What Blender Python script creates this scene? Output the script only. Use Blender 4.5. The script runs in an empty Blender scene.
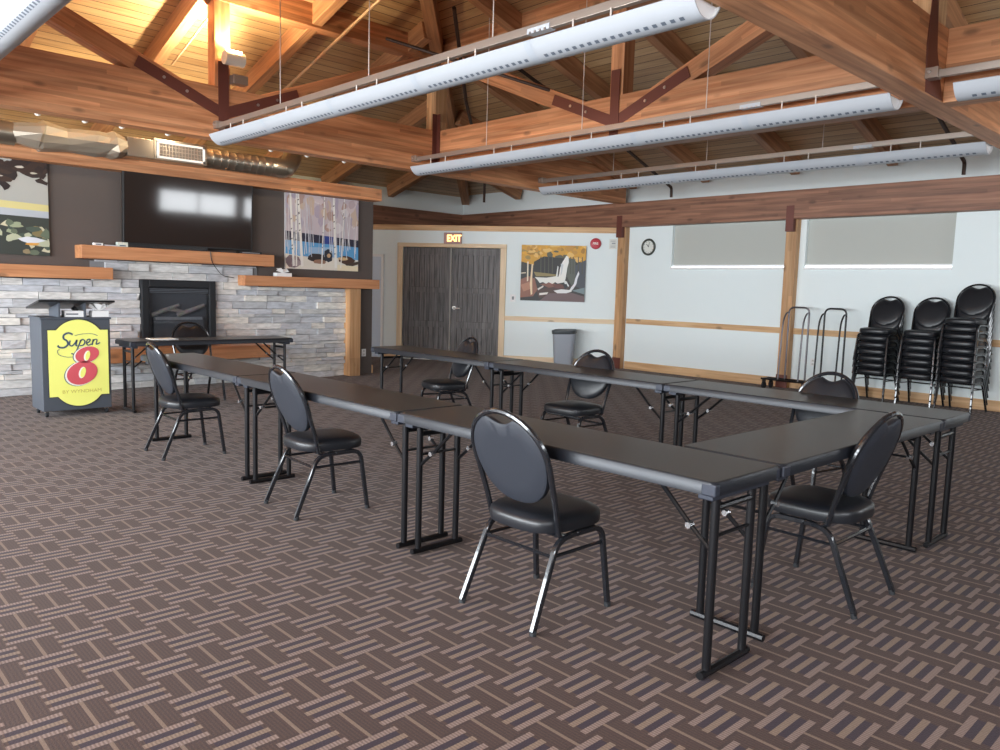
import bpy, math, random
from mathutils import Vector, Matrix
PI = math.pi
S = bpy.context.scene
COL = S.collection
random.seed(7)

# ------------------------------------------------------------------ materials
def lin(c):
    return tuple(((v/255)/12.92 if v/255 <= .04045 else ((v/255+.055)/1.055)**2.4) for v in c) + (1,)
MATS = {}
def mat(name, rgb, rough=.5, metal=0, spec=.5, emit=None, es=0, bump=0, bscale=200, var=0, coat=0):
    if name in MATS: return MATS[name]
    m = bpy.data.materials.new(name); m.use_nodes = True; nt = m.node_tree
    b = nt.nodes['Principled BSDF']
    b.inputs['Base Color'].default_value = lin(rgb); b.inputs['Roughness'].default_value = rough
    b.inputs['Metallic'].default_value = metal; b.inputs['Specular IOR Level'].default_value = spec
    if coat: b.inputs['Coat Weight'].default_value = coat
    if emit: b.inputs['Emission Color'].default_value = lin(emit); b.inputs['Emission Strength'].default_value = es
    if bump or var:
        tc = nt.nodes.new('ShaderNodeTexCoord'); n = nt.nodes.new('ShaderNodeTexNoise')
        n.inputs['Scale'].default_value = bscale; n.inputs['Detail'].default_value = 3
        nt.links.new(tc.outputs['Object'], n.inputs['Vector'])
        if bump:
            bp = nt.nodes.new('ShaderNodeBump'); bp.inputs['Strength'].default_value = bump; bp.inputs['Distance'].default_value = .002
            nt.links.new(n.outputs['Fac'], bp.inputs['Height']); nt.links.new(bp.outputs['Normal'], b.inputs['Normal'])
        if var:
            mx = nt.nodes.new('ShaderNodeMixRGB'); mx.blend_type = 'MULTIPLY'; mx.inputs['Fac'].default_value = var
            mx.inputs['Color1'].default_value = lin(rgb)
            nt.links.new(n.outputs['Color'], mx.inputs['Color2']); nt.links.new(mx.outputs[0], b.inputs['Base Color'])
    MATS[name] = m
    return m

def wood(name, light, dark, rough=.5, lam=0.0, along=0, lamaxis=2, grain=14, knots=True):
    """glued timber: grain along one object axis, laminations stacked on another"""
    m = bpy.data.materials.new(name); m.use_nodes = True; nt = m.node_tree; N = nt.nodes; L = nt.links
    b = N['Principled BSDF']; b.inputs['Roughness'].default_value = rough
    tc = N.new('ShaderNodeTexCoord'); mp = N.new('ShaderNodeMapping')
    sc = [grain]*3; sc[along] = grain*.05; mp.inputs['Scale'].default_value = sc
    L.new(tc.outputs['Object'], mp.inputs['Vector'])
    n = N.new('ShaderNodeTexNoise'); n.inputs['Scale'].default_value = 1.6; n.inputs['Detail'].default_value = 5; n.inputs['Distortion'].default_value = .6
    L.new(mp.outputs[0], n.inputs['Vector'])
    cr = N.new('ShaderNodeValToRGB'); cr.color_ramp.elements[0].position = .32; cr.color_ramp.elements[1].position = .68
    cr.color_ramp.elements[0].color = lin(dark); cr.color_ramp.elements[1].color = lin(light)
    L.new(n.outputs['Fac'], cr.inputs['Fac']); out = cr.outputs[0]
    sep = N.new('ShaderNodeSeparateXYZ'); L.new(tc.outputs['Object'], sep.inputs[0])
    if lam:
        dv = N.new('ShaderNodeMath'); dv.operation = 'DIVIDE'; dv.inputs[1].default_value = lam; L.new(sep.outputs[lamaxis], dv.inputs[0])
        fl = N.new('ShaderNodeMath'); fl.operation = 'FLOOR'; L.new(dv.outputs[0], fl.inputs[0])
        # pieces along the length
        ln = N.new('ShaderNodeMath'); ln.operation = 'MULTIPLY_ADD'; ln.inputs[1].default_value = .37; L.new(fl.outputs[0], ln.inputs[0]); 
        l2 = N.new('ShaderNodeMath'); l2.operation = 'MULTIPLY_ADD'; l2.inputs[1].default_value = .55; L.new(sep.outputs[along], l2.inputs[0]); L.new(ln.outputs[0], l2.inputs[2])
        l3 = N.new('ShaderNodeMath'); l3.operation = 'FLOOR'; L.new(l2.outputs[0], l3.inputs[0])
        cb = N.new('ShaderNodeCombineXYZ'); L.new(fl.outputs[0], cb.inputs[0]); L.new(l3.outputs[0], cb.inputs[1])
        wn = N.new('ShaderNodeTexWhiteNoise'); L.new(cb.outputs[0], wn.inputs['Vector'])
        mr = N.new('ShaderNodeMapRange'); mr.inputs['To Min'].default_value = .72; mr.inputs['To Max'].default_value = 1.15; L.new(wn.outputs['Value'], mr.inputs['Value'])
        mx = N.new('ShaderNodeVectorMath'); mx.operation = 'SCALE'; L.new(out, mx.inputs[0]); L.new(mr.outputs[0], mx.inputs['Scale']); out = mx.outputs[0]
    if knots:
        mp2 = N.new('ShaderNodeMapping'); s2 = [4.5]*3; s2[along] = 2.0; mp2.inputs['Scale'].default_value = s2; L.new(tc.outputs['Object'], mp2.inputs['Vector'])
        vo = N.new('ShaderNodeTexVoronoi'); vo.inputs['Scale'].default_value = 1.0; L.new(mp2.outputs[0], vo.inputs['Vector'])
        k = N.new('ShaderNodeMapRange'); k.inputs['From Min'].default_value = .07; k.inputs['From Max'].default_value = .16; k.inputs['To Min'].default_value = .55; k.inputs['To Max'].default_value = 1.0
        L.new(vo.outputs['Distance'], k.inputs['Value'])
        mk = N.new('ShaderNodeVectorMath'); mk.operation = 'SCALE'; L.new(out, mk.inputs[0]); L.new(k.outputs[0], mk.inputs['Scale']); out = mk.outputs[0]
    L.new(out, b.inputs['Base Color'])
    return m

def planks(name, axis, light, dark, pitch=.135, rough=.38, gw=.07):
    """tongue and groove boards; axis = coordinate across the boards"""
    m = bpy.data.materials.new(name); m.use_nodes = True; nt = m.node_tree; N = nt.nodes; L = nt.links
    b = N['Principled BSDF']; b.inputs['Roughness'].default_value = rough
    tc = N.new('ShaderNodeTexCoord'); sep = N.new('ShaderNodeSeparateXYZ'); L.new(tc.outputs['Object'], sep.inputs[0])
    dv = N.new('ShaderNodeMath'); dv.operation = 'DIVIDE'; dv.inputs[1].default_value = pitch; L.new(sep.outputs[axis], dv.inputs[0])
    fr = N.new('ShaderNodeMath'); fr.operation = 'FRACT'; L.new(dv.outputs[0], fr.inputs[0])
    fl = N.new('ShaderNodeMath'); fl.operation = 'FLOOR'; L.new(dv.outputs[0], fl.inputs[0])
    wn = N.new('ShaderNodeTexWhiteNoise'); wn.noise_dimensions = '1D'; L.new(fl.outputs[0], wn.inputs['W'])
    mp = N.new('ShaderNodeMapping'); s = [1.2]*3; s[axis] = 22; s[2] = 6; mp.inputs['Scale'].default_value = s; L.new(tc.outputs['Object'], mp.inputs['Vector'])
    n = N.new('ShaderNodeTexNoise'); n.inputs['Scale'].default_value = 1.5; n.inputs['Detail'].default_value = 4; L.new(mp.outputs[0], n.inputs['Vector'])
    ad = N.new('ShaderNodeMath'); ad.operation = 'MULTIPLY_ADD'; ad.inputs[1].default_value = .45; L.new(wn.outputs['Value'], ad.inputs[0]); L.new(n.outputs['Fac'], ad.inputs[2])
    cr = N.new('ShaderNodeValToRGB'); cr.color_ramp.elements[0].position = .35; cr.color_ramp.elements[1].position = 1.0
    cr.color_ramp.elements[0].color = lin(dark); cr.color_ramp.elements[1].color = lin(light); L.new(ad.outputs[0], cr.inputs['Fac'])
    pp = N.new('ShaderNodeMath'); pp.operation = 'LESS_THAN'; pp.inputs[1].default_value = gw; L.new(fr.outputs[0], pp.inputs[0])
    mx = N.new('ShaderNodeMixRGB'); mx.inputs['Color2'].default_value = lin((70, 38, 18)); L.new(pp.outputs[0], mx.inputs['Fac']); L.new(cr.outputs[0], mx.inputs['Color1'])
    L.new(mx.outputs[0], b.inputs['Base Color'])
    bp = N.new('ShaderNodeBump'); bp.inputs['Strength'].default_value = .6; bp.inputs['Distance'].default_value = .01; bp.invert = True
    L.new(pp.outputs[0], bp.inputs['Height']); L.new(bp.outputs[0], b.inputs['Normal'])
    return m

GLU = wood('glulam_timber', (216, 155, 110), (173, 112, 72), rough=.5, lam=.042)
GLU2 = wood('glulam_timber_wall', (158, 112, 88), (114, 76, 58), rough=.55, lam=.042)
RAFT = wood('rafter_timber', (190, 140, 100), (145, 98, 66), rough=.5, lam=0)
SHELF = wood('shelf_timber', (204, 146, 102), (172, 114, 74), rough=.45, knots=True)
PINE = wood('light_pine', (222, 184, 140), (190, 146, 100), rough=.55, along=0, knots=True)
PINEV = wood('light_pine_post', (214, 170, 124), (180, 132, 88), rough=.55, along=2, lamaxis=0, lam=.06)
PINEL = wood('pale_pine_frame', (236, 214, 182), (212, 184, 148), rough=.55)
PINELV = wood('pale_pine_jamb', (236, 214, 182), (212, 184, 148), rough=.55, along=2)
DOORW = wood('dark_door_wood', (112, 106, 105), (55, 50, 49), rough=.5, along=2, grain=26, knots=True)
PLX = planks('ceiling_boards_ns', 1, (204, 170, 126), (164, 126, 86))
PLY = planks('ceiling_boards_ew', 0, (204, 170, 126), (164, 126, 86))
CREAM = mat('cream_wall_paint', (232, 241, 242), .75)
BROWN = mat('brown_wall_paint', (88, 79, 75), .7)
STEEL = mat('rust_brown_steel_plate', (104, 56, 46), .5, .2)
BOLT = mat('bolt_steel', (190, 180, 175), .35, .9)
BLACK = mat('black_metal', (26, 26, 29), .32, .35)
CHAIRM = mat('black_chair_metal', (34, 36, 41), .22, .25, coat=.6)
VINYL = mat('black_vinyl', (29, 31, 36), .36, bump=.15, bscale=260)
VBACK = mat('charcoal_back_cloth', (38, 42, 51), .6, bump=.2, bscale=400)
TTOP = mat('dark_laminate', (54, 53, 51), .3, bump=.12, bscale=300)
TEDGE = mat('table_edge_band', (30, 33, 40), .38, .2)
BRK = mat('bracket_grey', (50, 54, 65), .45, .3)
LGREY = mat('fixture_light_grey', (180, 184, 190), .45)
FWHITE = mat('fixture_white', (236, 238, 240), .35)
STRUT = mat('galvanised_strut', (172, 160, 150), .38, .75)
CABLE = mat('cable_pale', (214, 204, 196), .5, .2)
SLOT = mat('louver_slot', (96, 104, 116), .5)
GALV = mat('galvanised_duct', (150, 141, 128), .3, .85, bump=.2, bscale=9)
FOIL = mat('foil_wrap', (160, 150, 136), .4, .55, bump=.9, bscale=7)
WHITE = mat('white_plastic', (236, 236, 236), .45)
LECT = mat('lectern_grey', (72, 78, 87), .5)
YEL = mat('sign_yellow', (244, 246, 132), .45)
RED = mat('sign_red', (214, 90, 100), .45)
NAVY = mat('sign_navy', (62, 84, 104), .5)
SWH = mat('sign_white', (244, 244, 236), .5)
GOLD = mat('sign_gold', (196, 186, 84), .5)
TVB = mat('tv_bezel', (18, 17, 18), .35)
TVS = mat('tv_glass', (46, 38, 35), .06, spec=.5)
FIREB = mat('firebox_black', (34, 36, 40), .45, .3)
FGLASS = mat('fireplace_glass', (40, 44, 50), .12)
FIRE_IN = mat('firebox_inside', (96, 98, 104), .8)
LOG = mat('ash_log', (196, 186, 180), .85, var=.6, bscale=18)
SHADE = mat('grey_roller_shade', (186, 188, 182), .8)
GAPGLOW = mat('daylit_window_strip', (245, 248, 250), .3, emit=(235, 245, 255), es=1.2)
ALARM = mat('alarm_red', (190, 52, 66), .45)
EXITL = mat('exit_letters', (255, 170, 80), .5, emit=(255, 190, 110), es=2.2)
EXITB = mat('exit_body', (176, 140, 136), .5)
BIN = mat('bin_grey', (150, 156, 166), .5)
BAG = mat('bin_bag_black', (52, 58, 62), .4)
TIRE = mat('rubber', (30, 32, 36), .7)
CHROME = mat('chrome', (214, 216, 220), .2, .9)
SATIN = mat('satin_handle', (236, 236, 232), .3, .5)
DWHITE = mat('white_blue_door', (206, 218, 234), .5)
LAMPW = mat('lamp_white', (240, 236, 226), .5)
LAMPE = mat('lamp_lit_glass', (255, 236, 190), .5, emit=(255, 224, 160), es=30)
CLOCKR = mat('clock_rim', (66, 70, 64), .45)
CLOCKF = mat('clock_face', (226, 228, 222), .5)
PIPE = mat('dark_pipe', (66, 48, 40), .5, .4)
TANPIPE = mat('tan_conduit', (196, 160, 124), .5, .3)
THRESH = mat('threshold_metal', (226, 222, 216), .4, .6)

def carpet():
    m = bpy.data.materials.new('patterned_carpet'); m.use_nodes = True; nt = m.node_tree; N = nt.nodes; L = nt.links
    b = N['Principled BSDF']; b.inputs['Roughness'].default_value = .92; b.inputs['Specular IOR Level'].default_value = .25
    b.inputs['Sheen Weight'].default_value = .07
    tc = N.new('ShaderNodeTexCoord'); sep = N.new('ShaderNodeSeparateXYZ'); L.new(tc.outputs['Object'], sep.inputs[0])
    def M(op, a, c=None, d=None):
        n = N.new('ShaderNodeMath'); n.operation = op
        for i, v in enumerate((a, c, d)):
            if v is None: continue
            if isinstance(v, (int, float)): n.inputs[i].default_value = v
            else: L.new(v, n.inputs[i])
        return n.outputs[0]
    s = .149
    X = M('DIVIDE', M('SUBTRACT', sep.outputs[0], .427), s); Y = M('DIVIDE', M('SUBTRACT', sep.outputs[1], .18), s)
    ix = M('ROUND', X); iy = M('ROUND', Y); fx = M('SUBTRACT', X, ix); fy = M('SUBTRACT', Y, iy)
    par = M('FLOORED_MODULO', M('ADD', ix, iy), 2.0) if False else M('ABSOLUTE', M('SUBTRACT', M('MULTIPLY', M('FRACT', M('MULTIPLY', M('ADD', M('ADD', ix, iy), 1000.25), .5)), 2.0), .25))
    odd = M('GREATER_THAN', par, .5)
    even = M('SUBTRACT', 1.0, odd)
    # three bars
    q = M('SUBTRACT', M('MULTIPLY', fx, 2.95), M('ROUND', M('MULTIPLY', fx, 2.95)))
    bar = M('LESS_THAN', M('ABSOLUTE', q), .235)
    # carpet loops across each bar
    loops = M('MULTIPLY_ADD', M('SINE', M('MULTIPLY', sep.outputs[1], 2*PI/.0115)), .28, .72)
    mid = M('LESS_THAN', M('ABSOLUTE', fx), .16)
    bzone = M('ADD', even, M('MULTIPLY', odd, M('GREATER_THAN', M('ABSOLUTE', fy), .415)))
    barv = M('MULTIPLY', M('MULTIPLY', bar, bzone), loops)
    line = M('MULTIPLY', M('LESS_THAN', M('ABSOLUTE', fy), .042), M('ADD', odd, M('MULTIPLY', even, M('GREATER_THAN', M('ABSOLUTE', fx), .42))))
    gap = M('MULTIPLY', M('MULTIPLY', M('SUBTRACT', 1.0, bar), even), M('LESS_THAN', M('ABSOLUTE', fx), .42))
    pin = M('MULTIPLY', M('MULTIPLY_ADD', M('SINE', M('MULTIPLY', sep.outputs[1], 2*PI/.0125)), .5, .5), odd)
    no = N.new('ShaderNodeTexNoise'); no.inputs['Scale'].default_value = 170; no.inputs['Detail'].default_value = 2; L.new(tc.outputs['Object'], no.inputs['Vector'])
    nb = N.new('ShaderNodeTexNoise'); nb.inputs['Scale'].default_value = .9; nb.inputs['Detail'].default_value = 3; L.new(tc.outputs['Object'], nb.inputs['Vector'])
    def mix(f, a, c):
        n = N.new('ShaderNodeMixRGB'); L.new(f, n.inputs['Fac'])
        if isinstance(a, tuple): n.inputs['Color1'].default_value = lin(a)
        else: L.new(a, n.inputs['Color1'])
        n.inputs['Color2'].default_value = lin(c); return n.outputs[0]
    c = mix(M('MULTIPLY', pin, .45), (61, 44, 41), (84, 61, 51))
    c = mix(gap, c, (50, 37, 47))
    c = mix(barv, c, (138, 118, 110))
    c = mix(M('MULTIPLY', M('MULTIPLY', barv, mid), .5), c, (126, 106, 80))
    c = mix(M('MULTIPLY', line, .75), c, (128, 108, 94))
    v = N.new('ShaderNodeVectorMath'); v.operation = 'SCALE'; L.new(c, v.inputs[0])
    L.new(M('MULTIPLY', M('MULTIPLY_ADD', no.outputs['Fac'], .7, .65), M('MULTIPLY_ADD', nb.outputs['Fac'], .25, .87)), v.inputs['Scale'])
    L.new(v.outputs[0], b.inputs['Base Color'])
    bp = N.new('ShaderNodeBump'); bp.inputs['Strength'].default_value = .5; bp.inputs['Distance'].default_value = .004
    L.new(no.outputs['Fac'], bp.inputs['Height']); L.new(bp.outputs[0], b.inputs['Normal'])
    return m
CARPET = carpet()

def stone():
    m = bpy.data.materials.new('grey_ledgestone'); m.use_nodes = True; nt = m.node_tree; N = nt.nodes; L = nt.links
    b = N['Principled BSDF']; b.inputs['Roughness'].default_value = .8
    g = N.new('ShaderNodeNewGeometry'); cr = N.new('ShaderNodeValToRGB'); e = cr.color_ramp.elements
    cols = [(0, (196, 198, 202)), (.2, (214, 213, 211)), (.4, (228, 226, 223)), (.55, (204, 207, 214)), (.7, (232, 229, 222)), (.85, (210, 211, 215)), (1, (222, 218, 212))]
    e[0].position = 0; e[0].color = lin(cols[0][1]); e[1].position = 1; e[1].color = lin(cols[-1][1])
    for p, c in cols[1:-1]:
        k = e.new(p); k.color = lin(c)
    cr.color_ramp.interpolation = 'CONSTANT'
    L.new(g.outputs['Random Per Island'], cr.inputs['Fac'])
    tc = N.new('ShaderNodeTexCoord'); mp = N.new('ShaderNodeMapping'); mp.inputs['Scale'].default_value = (3, 3, 14); L.new(tc.outputs['Object'], mp.inputs['Vector'])
    n = N.new('ShaderNodeTexNoise'); n.inputs['Scale'].default_value = 3; n.inputs['Detail'].default_value = 6; L.new(mp.outputs[0], n.inputs['Vector'])
    mr = N.new('ShaderNodeMapRange'); mr.inputs['From Min'].default_value = .3; mr.inputs['From Max'].default_value = .7; mr.inputs['To Min'].default_value = .72; mr.inputs['To Max'].default_value = 1.1; L.new(n.outputs['Fac'], mr.inputs['Value'])
    v = N.new('ShaderNodeVectorMath'); v.operation = 'SCALE'; L.new(cr.outputs[0], v.inputs[0]); L.new(mr.outputs[0], v.inputs['Scale']); L.new(v.outputs[0], b.inputs['Base Color'])
    bp = N.new('ShaderNodeBump'); bp.inputs['Strength'].default_value = .5; bp.inputs['Distance'].default_value = .012; L.new(n.outputs['Fac'], bp.inputs['Height']); L.new(bp.outputs[0], b.inputs['Normal'])
    return m
STONE = stone()

# ------------------------------------------------------------------ mesh building
class MB:
    def __init__(s): s.v = []; s.f = []; s.m = []; s.mats = []
    def mi(s, m):
        if m not in s.mats: s.mats.append(m)
        return s.mats.index(m)
    def add(s, vs, fs, m):
        b = len(s.v); s.v += [tuple(x) for x in vs]; k = s.mi(m)
        for f in fs: s.f.append([b+i for i in f]); s.m.append(k)
        return s
    def box(s, x0, x1, y0, y1, z0, z1, m, M4=None):
        vs = [Vector((x, y, z)) for z in (z0, z1) for y in (y0, y1) for x in (x0, x1)]
        if M4 is not None: vs = [M4 @ v for v in vs]
        return s.add(vs, [(0, 2, 3, 1), (4, 5, 7, 6), (0, 1, 5, 4), (2, 6, 7, 3), (0, 4, 6, 2), (1, 3, 7, 5)], m)
    def prism(s, poly, a, b, m, axis='y'):
        """polygon in the plane across `axis`, extruded a..b"""
        n = len(poly)
        def P(p, t):
            return {'y': (p[0], t, p[1]), 'x': (t, p[0], p[1]), 'z': (p[0], p[1], t)}[axis]
        vs = [P(p, a) for p in poly] + [P(p, b) for p in poly]
        fs = [tuple(range(n)), tuple(range(2*n-1, n-1, -1))] + [(i, n+i, n+(i+1) % n, (i+1) % n) for i in range(n)]
        return s.add(vs, fs, m)
    def cyl(s, p0, p1, r, m, seg=12, r1=None, cap=True):
        p0, p1 = Vector(p0), Vector(p1); r1 = r if r1 is None else r1
        d = (p1-p0).normalized(); u = d.orthogonal().normalized(); w = d.cross(u)
        vs = [p + (u*math.cos(2*PI*i/seg)+w*math.sin(2*PI*i/seg))*q for p, q in ((p0, r), (p1, r1)) for i in range(seg)]
        fs = [(i, (i+1) % seg, seg+(i+1) % seg, seg+i) for i in range(seg)]
        if cap: fs += [tuple(range(seg-1, -1, -1)), tuple(range(seg, 2*seg))]
        return s.add(vs, fs, m)
    def tube(s, pts, r, m, seg=8, fillet=0, closed=False, sx=1, sy=1, u0=None):
        pts = [Vector(p) for p in pts]
        if fillet:
            out = [pts[0]]
            for i in range(1, len(pts)-1):
                a, b, c = pts[i-1], pts[i], pts[i+1]; f = fillet
                d1, d2 = (a-b), (c-b); f = min(f, d1.length*.48, d2.length*.48)
                A, B = b+d1.normalized()*f, b+d2.normalized()*f
                for k in range(6):
                    t = k/5; out.append(A*(1-t)**2+b*2*t*(1-t)+B*t*t)
            out.append(pts[-1]); pts = out
        n = len(pts); T = []
        for i in range(n):
            a = pts[(i-1) % n] if (closed or i > 0) else pts[0]; c = pts[(i+1) % n] if (closed or i < n-1) else pts[-1]
            T.append((c-a).normalized())
        u = u0 or T[0].orthogonal().normalized(); vs = []
        for i in range(n):
            u = (u - T[i]*u.dot(T[i])).normalized(); w = T[i].cross(u)
            vs += [pts[i] + u*math.cos(2*PI*k/seg)*r*sx + w*math.sin(2*PI*k/seg)*r*sy for k in range(seg)]
        fs = []
        for i in range(n if closed else n-1):
            a, b = i*seg, ((i+1) % n)*seg
            fs += [(a+k, a+(k+1) % seg, b+(k+1) % seg, b+k) for k in range(seg)]
        if not closed: fs += [tuple(range(seg-1, -1, -1)), tuple(range((n-1)*seg, n*seg))]
        return s.add(vs, fs, m)
    def lathe(s, prof, c, m, seg=24, axis='z'):
        vs = []
        for r, t in prof:
            for k in range(seg):
                a = 2*PI*k/seg; x, y = r*math.cos(a), r*math.sin(a)
                vs.append({'z': (c[0]+x, c[1]+y, c[2]+t), 'y': (c[0]+x, c[1]+t, c[2]+y)}[axis])
        fs = []
        for i in range(len(prof)-1):
            for k in range(seg): fs.append((i*seg+k, i*seg+(k+1) % seg, (i+1)*seg+(k+1) % seg, (i+1)*seg+k))
        fs += [tuple(range(seg)), tuple(range((len(prof)-1)*seg, len(prof)*seg))]
        return s.add(vs, fs, m)
    def ribbon(s, pts, w, y0, y1, m):
        """flat stroke in the local xz plane, y0 (front) to y1; used for painted and applied lettering"""
        P = [Vector((p[0], p[1])) for p in pts]; n = len(P); Lf, Rt = [], []
        for i in range(n):
            a, c = P[max(0, i-1)], P[min(n-1, i+1)]; d = (c-a).normalized(); nn = Vector((-d.y, d.x))
            ww = w if isinstance(w, (int, float)) else w[0]+(w[1]-w[0])*i/(n-1)
            Lf.append(P[i]+nn*ww/2); Rt.append(P[i]-nn*ww/2)
        for i in range(n-1):
            s.prism([Lf[i], Lf[i+1], Rt[i+1], Rt[i]], y0, y1, m)
        return s
    def build(s, name, parent=None, bevel=0, smooth=True, ang=40, loc=None, rotz=0, seg=2, label=None):
        me = bpy.data.meshes.new(name); me.from_pydata(s.v, [], s.f); me.update()
        for m in s.mats: me.materials.append(m)
        me.polygons.foreach_set('material_index', s.m)
        import bmesh
        bm = bmesh.new(); bm.from_mesh(me); bmesh.ops.recalc_face_normals(bm, faces=bm.faces); bm.to_mesh(me); bm.free()
        if smooth:
            me.polygons.foreach_set('use_smooth', [True]*len(me.polygons))
            me.set_sharp_from_angle(angle=math.radians(ang))
        o = bpy.data.objects.new(name, me); COL.objects.link(o)
        if parent: o.parent = parent
        if loc is not None: o.location = loc
        if rotz: o.rotation_euler = (0, 0, rotz)
        if bevel:
            b = o.modifiers.new('bevel', 'BEVEL'); b.width = bevel; b.segments = seg; b.limit_method = 'ANGLE'; b.angle_limit = math.radians(35)
            b.harden_normals = False
        if label: o['label'] = label
        return o

def cr(pts, n=6, closed=False):
    """smooth curve through points"""
    P = [Vector(p) for p in pts]; out = []; N = len(P)
    rng = range(N if closed else N-1)
    for i in rng:
        g = (lambda k: P[k % N]) if closed else (lambda k: P[max(0, min(N-1, k))])
        p0, p1, p2, p3 = g(i-1), g(i), g(i+1), g(i+2)
        for k in range(n):
            t = k/n; out.append(.5*((2*p1)+(p2-p0)*t+(2*p0-5*p1+4*p2-p3)*t*t+(3*p1-p0-3*p2+p3)*t**3))
    if not closed: out.append(P[-1])
    return out

def tag(o, label, cat, group=None, kind=None):
    o['label'] = label
    if cat: o['category'] = cat
    if group: o['group'] = group
    if kind: o['kind'] = kind
    return o
def thing(name, label, cat, loc=(0, 0, 0), rotz=0, group=None, kind=None):
    o = bpy.data.objects.new(name, None); COL.objects.link(o); o.empty_display_size = .1
    o.location = loc; o.rotation_euler = (0, 0, rotz)
    return tag(o, label, cat, group, kind)
def dup(root, loc, rotz, label, group=None, rx=0):
    r = root.copy(); COL.objects.link(r); r.location = loc; r.rotation_euler = (rx, 0, rotz); r['label'] = label
    if group: r['group'] = group
    for ch in root.children:
        c = ch.copy(); COL.objects.link(c); c.parent = r
        for g in ch.children:
            d = g.copy(); COL.objects.link(d); d.parent = c
    return r

def beam(name, p0, p1, w, h, m, parent=None, bevel=.006, just='bottom', trim=None):
    """straight timber from p0 to p1 (centre of its underside), local x along it"""
    p0, p1 = Vector(p0), Vector(p1); d = p1-p0; L = d.length; x = d.normalized()
    y = Vector((0, 0, 1)).cross(x)
    y = y.normalized() if y.length > 1e-4 else Vector((0, 1, 0)); z = x.cross(y)
    z0 = 0 if just == 'bottom' else -h/2
    b = MB(); b.box(0, L, -w/2, w/2, z0, z0+h, m)
    o = b.build(name, None, bevel=bevel, smooth=False)
    R = Matrix((x, y, z)).transposed().to_4x4(); R.translation = p0
    if parent:
        o.parent = parent; o.matrix_basis = R
    else: o.matrix_world = R
    return o

# ------------------------------------------------------------------ camera
cam = bpy.data.cameras.new('camera'); co = bpy.data.objects.new('camera', cam); COL.objects.link(co)
cam.sensor_width = 36; cam.lens = 779.3*36/1000; cam.clip_start = .05
r_ = Vector((.6878, .7253, .0293)); d_ = Vector((.0987, -.0535, -.9937)); f_ = Vector((-.7192, .6863, -.1084))
R = Matrix((r_, -d_, -f_)).transposed().to_4x4(); R.translation = (1.3399, -2.2971, 1.3631)
co.matrix_world = R; S.camera = co

# ------------------------------------------------------------------ room numbers
XW, XE, YN, YS = -11.98, 3.5, 9.15, -6.1
AX, CX, BY, SY = -7.45, -1.02, 4.75, -1.55           # centre lines of the four trusses
CXM, CYM = (AX+CX)/2, (BY+SY)/2
def struct(o, label=None):
    o['kind'] = 'structure'
    if label: o['label'] = label
    return o

b = MB(); b.box(XW-.2, XE+.2, YS-.2, YN+.2, -.1, 0, CARPET)
struct(b.build('floor', smooth=False), 'brown carpet woven with tan bars and purple gaps')

# roof: four boarded planes rising to the middle
SL = .29
def roofz(d): return 4.68-SL*d          # underside, d = distance outside the truss lines
hx, hy = (CX-AX)/2, (BY-SY)/2
apex = Vector((CXM, CYM, roofz(-hx)))
ox, oy = 4.75, 4.75
cz = roofz(ox)
cor = [Vector((AX-ox, SY-oy, cz)), Vector((CX+ox, SY-oy, cz)), Vector((CX+ox, BY+oy, cz)), Vector((AX-ox, BY+oy, cz))]
b = MB()
up = Vector((0, 0, .12))
for i in range(4):
    a, c = cor[i], cor[(i+1) % 4]; m = PLX if i in (0, 2) else PLY
    b.add([a, c, apex], [(0, 1, 2)], m); b.add([a+up, c+up, apex+up], [(2, 1, 0)], m)
struct(b.build('ceiling', smooth=False), 'varnished pine board ceiling sloping up over the trusses')

# outer walls
def wallbox(name, parts, m, label=None):
    b = MB()
    for p in parts: b.box(*p, m)
    return struct(b.build(name, smooth=False), label)
WT = 3.45
W1, W2 = (-6.47, -4.42), (-4.10, -2.09)
wallbox('wall_north', [(XW, W1[0], YN, YN+.2, 0, WT), (W1[0], W1[1], YN, YN+.2, 0, 1.83), (W1[0], W2[1], YN, YN+.2, 2.545, WT), (W1[1], W2[0], YN, YN+.2, 0, 2.545), (W2[0], W2[1], YN, YN+.2, 0, 1.83), (W2[1], XE, YN, YN+.2, 0, WT)], CREAM, 'pale wall with two shaded windows')
wallbox('wall_west', [(XW-.2, XW, YS, YN, 0, WT+.1)], CREAM, 'pale wall behind the fireplace partition')
# south and east walls stand behind the camera and hold the big windows that light the room
SW = [(-9.7, -6.7), (-6.55, -3.55), (-3.4, -.4), (-.25, 2.75)]
parts = [(XW, XE, YS-.2, YS, 0, .8), (XW, XE, YS-.2, YS, 2.6, WT)]
xs = [XW]+[v for w in SW for v in w]+[XE]
for i in range(0, len(xs), 2): parts.append((xs[i], xs[i+1], YS-.2, YS, .8, 2.6))
wallbox('wall_south', parts, CREAM, 'pale window wall behind the viewer')
EW = [(-4.6, -1.8), (-1.2, 1.6), (5.85, 8.1), (8.3, 8.95)]
parts = [(XE, XE+.2, YS, YN, 0, 1.95), (XE, XE+.2, YS, YN, 2.6, WT)]
ys = [YS]+[v for w in EW for v in w]+[YN]
for i in range(0, len(ys), 2): parts.append((XE, XE+.2, ys[i], ys[i+1], 1.95, 2.6))
wallbox('wall_east', parts, BROWN, 'brown wall with high windows beside the viewer')

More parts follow.
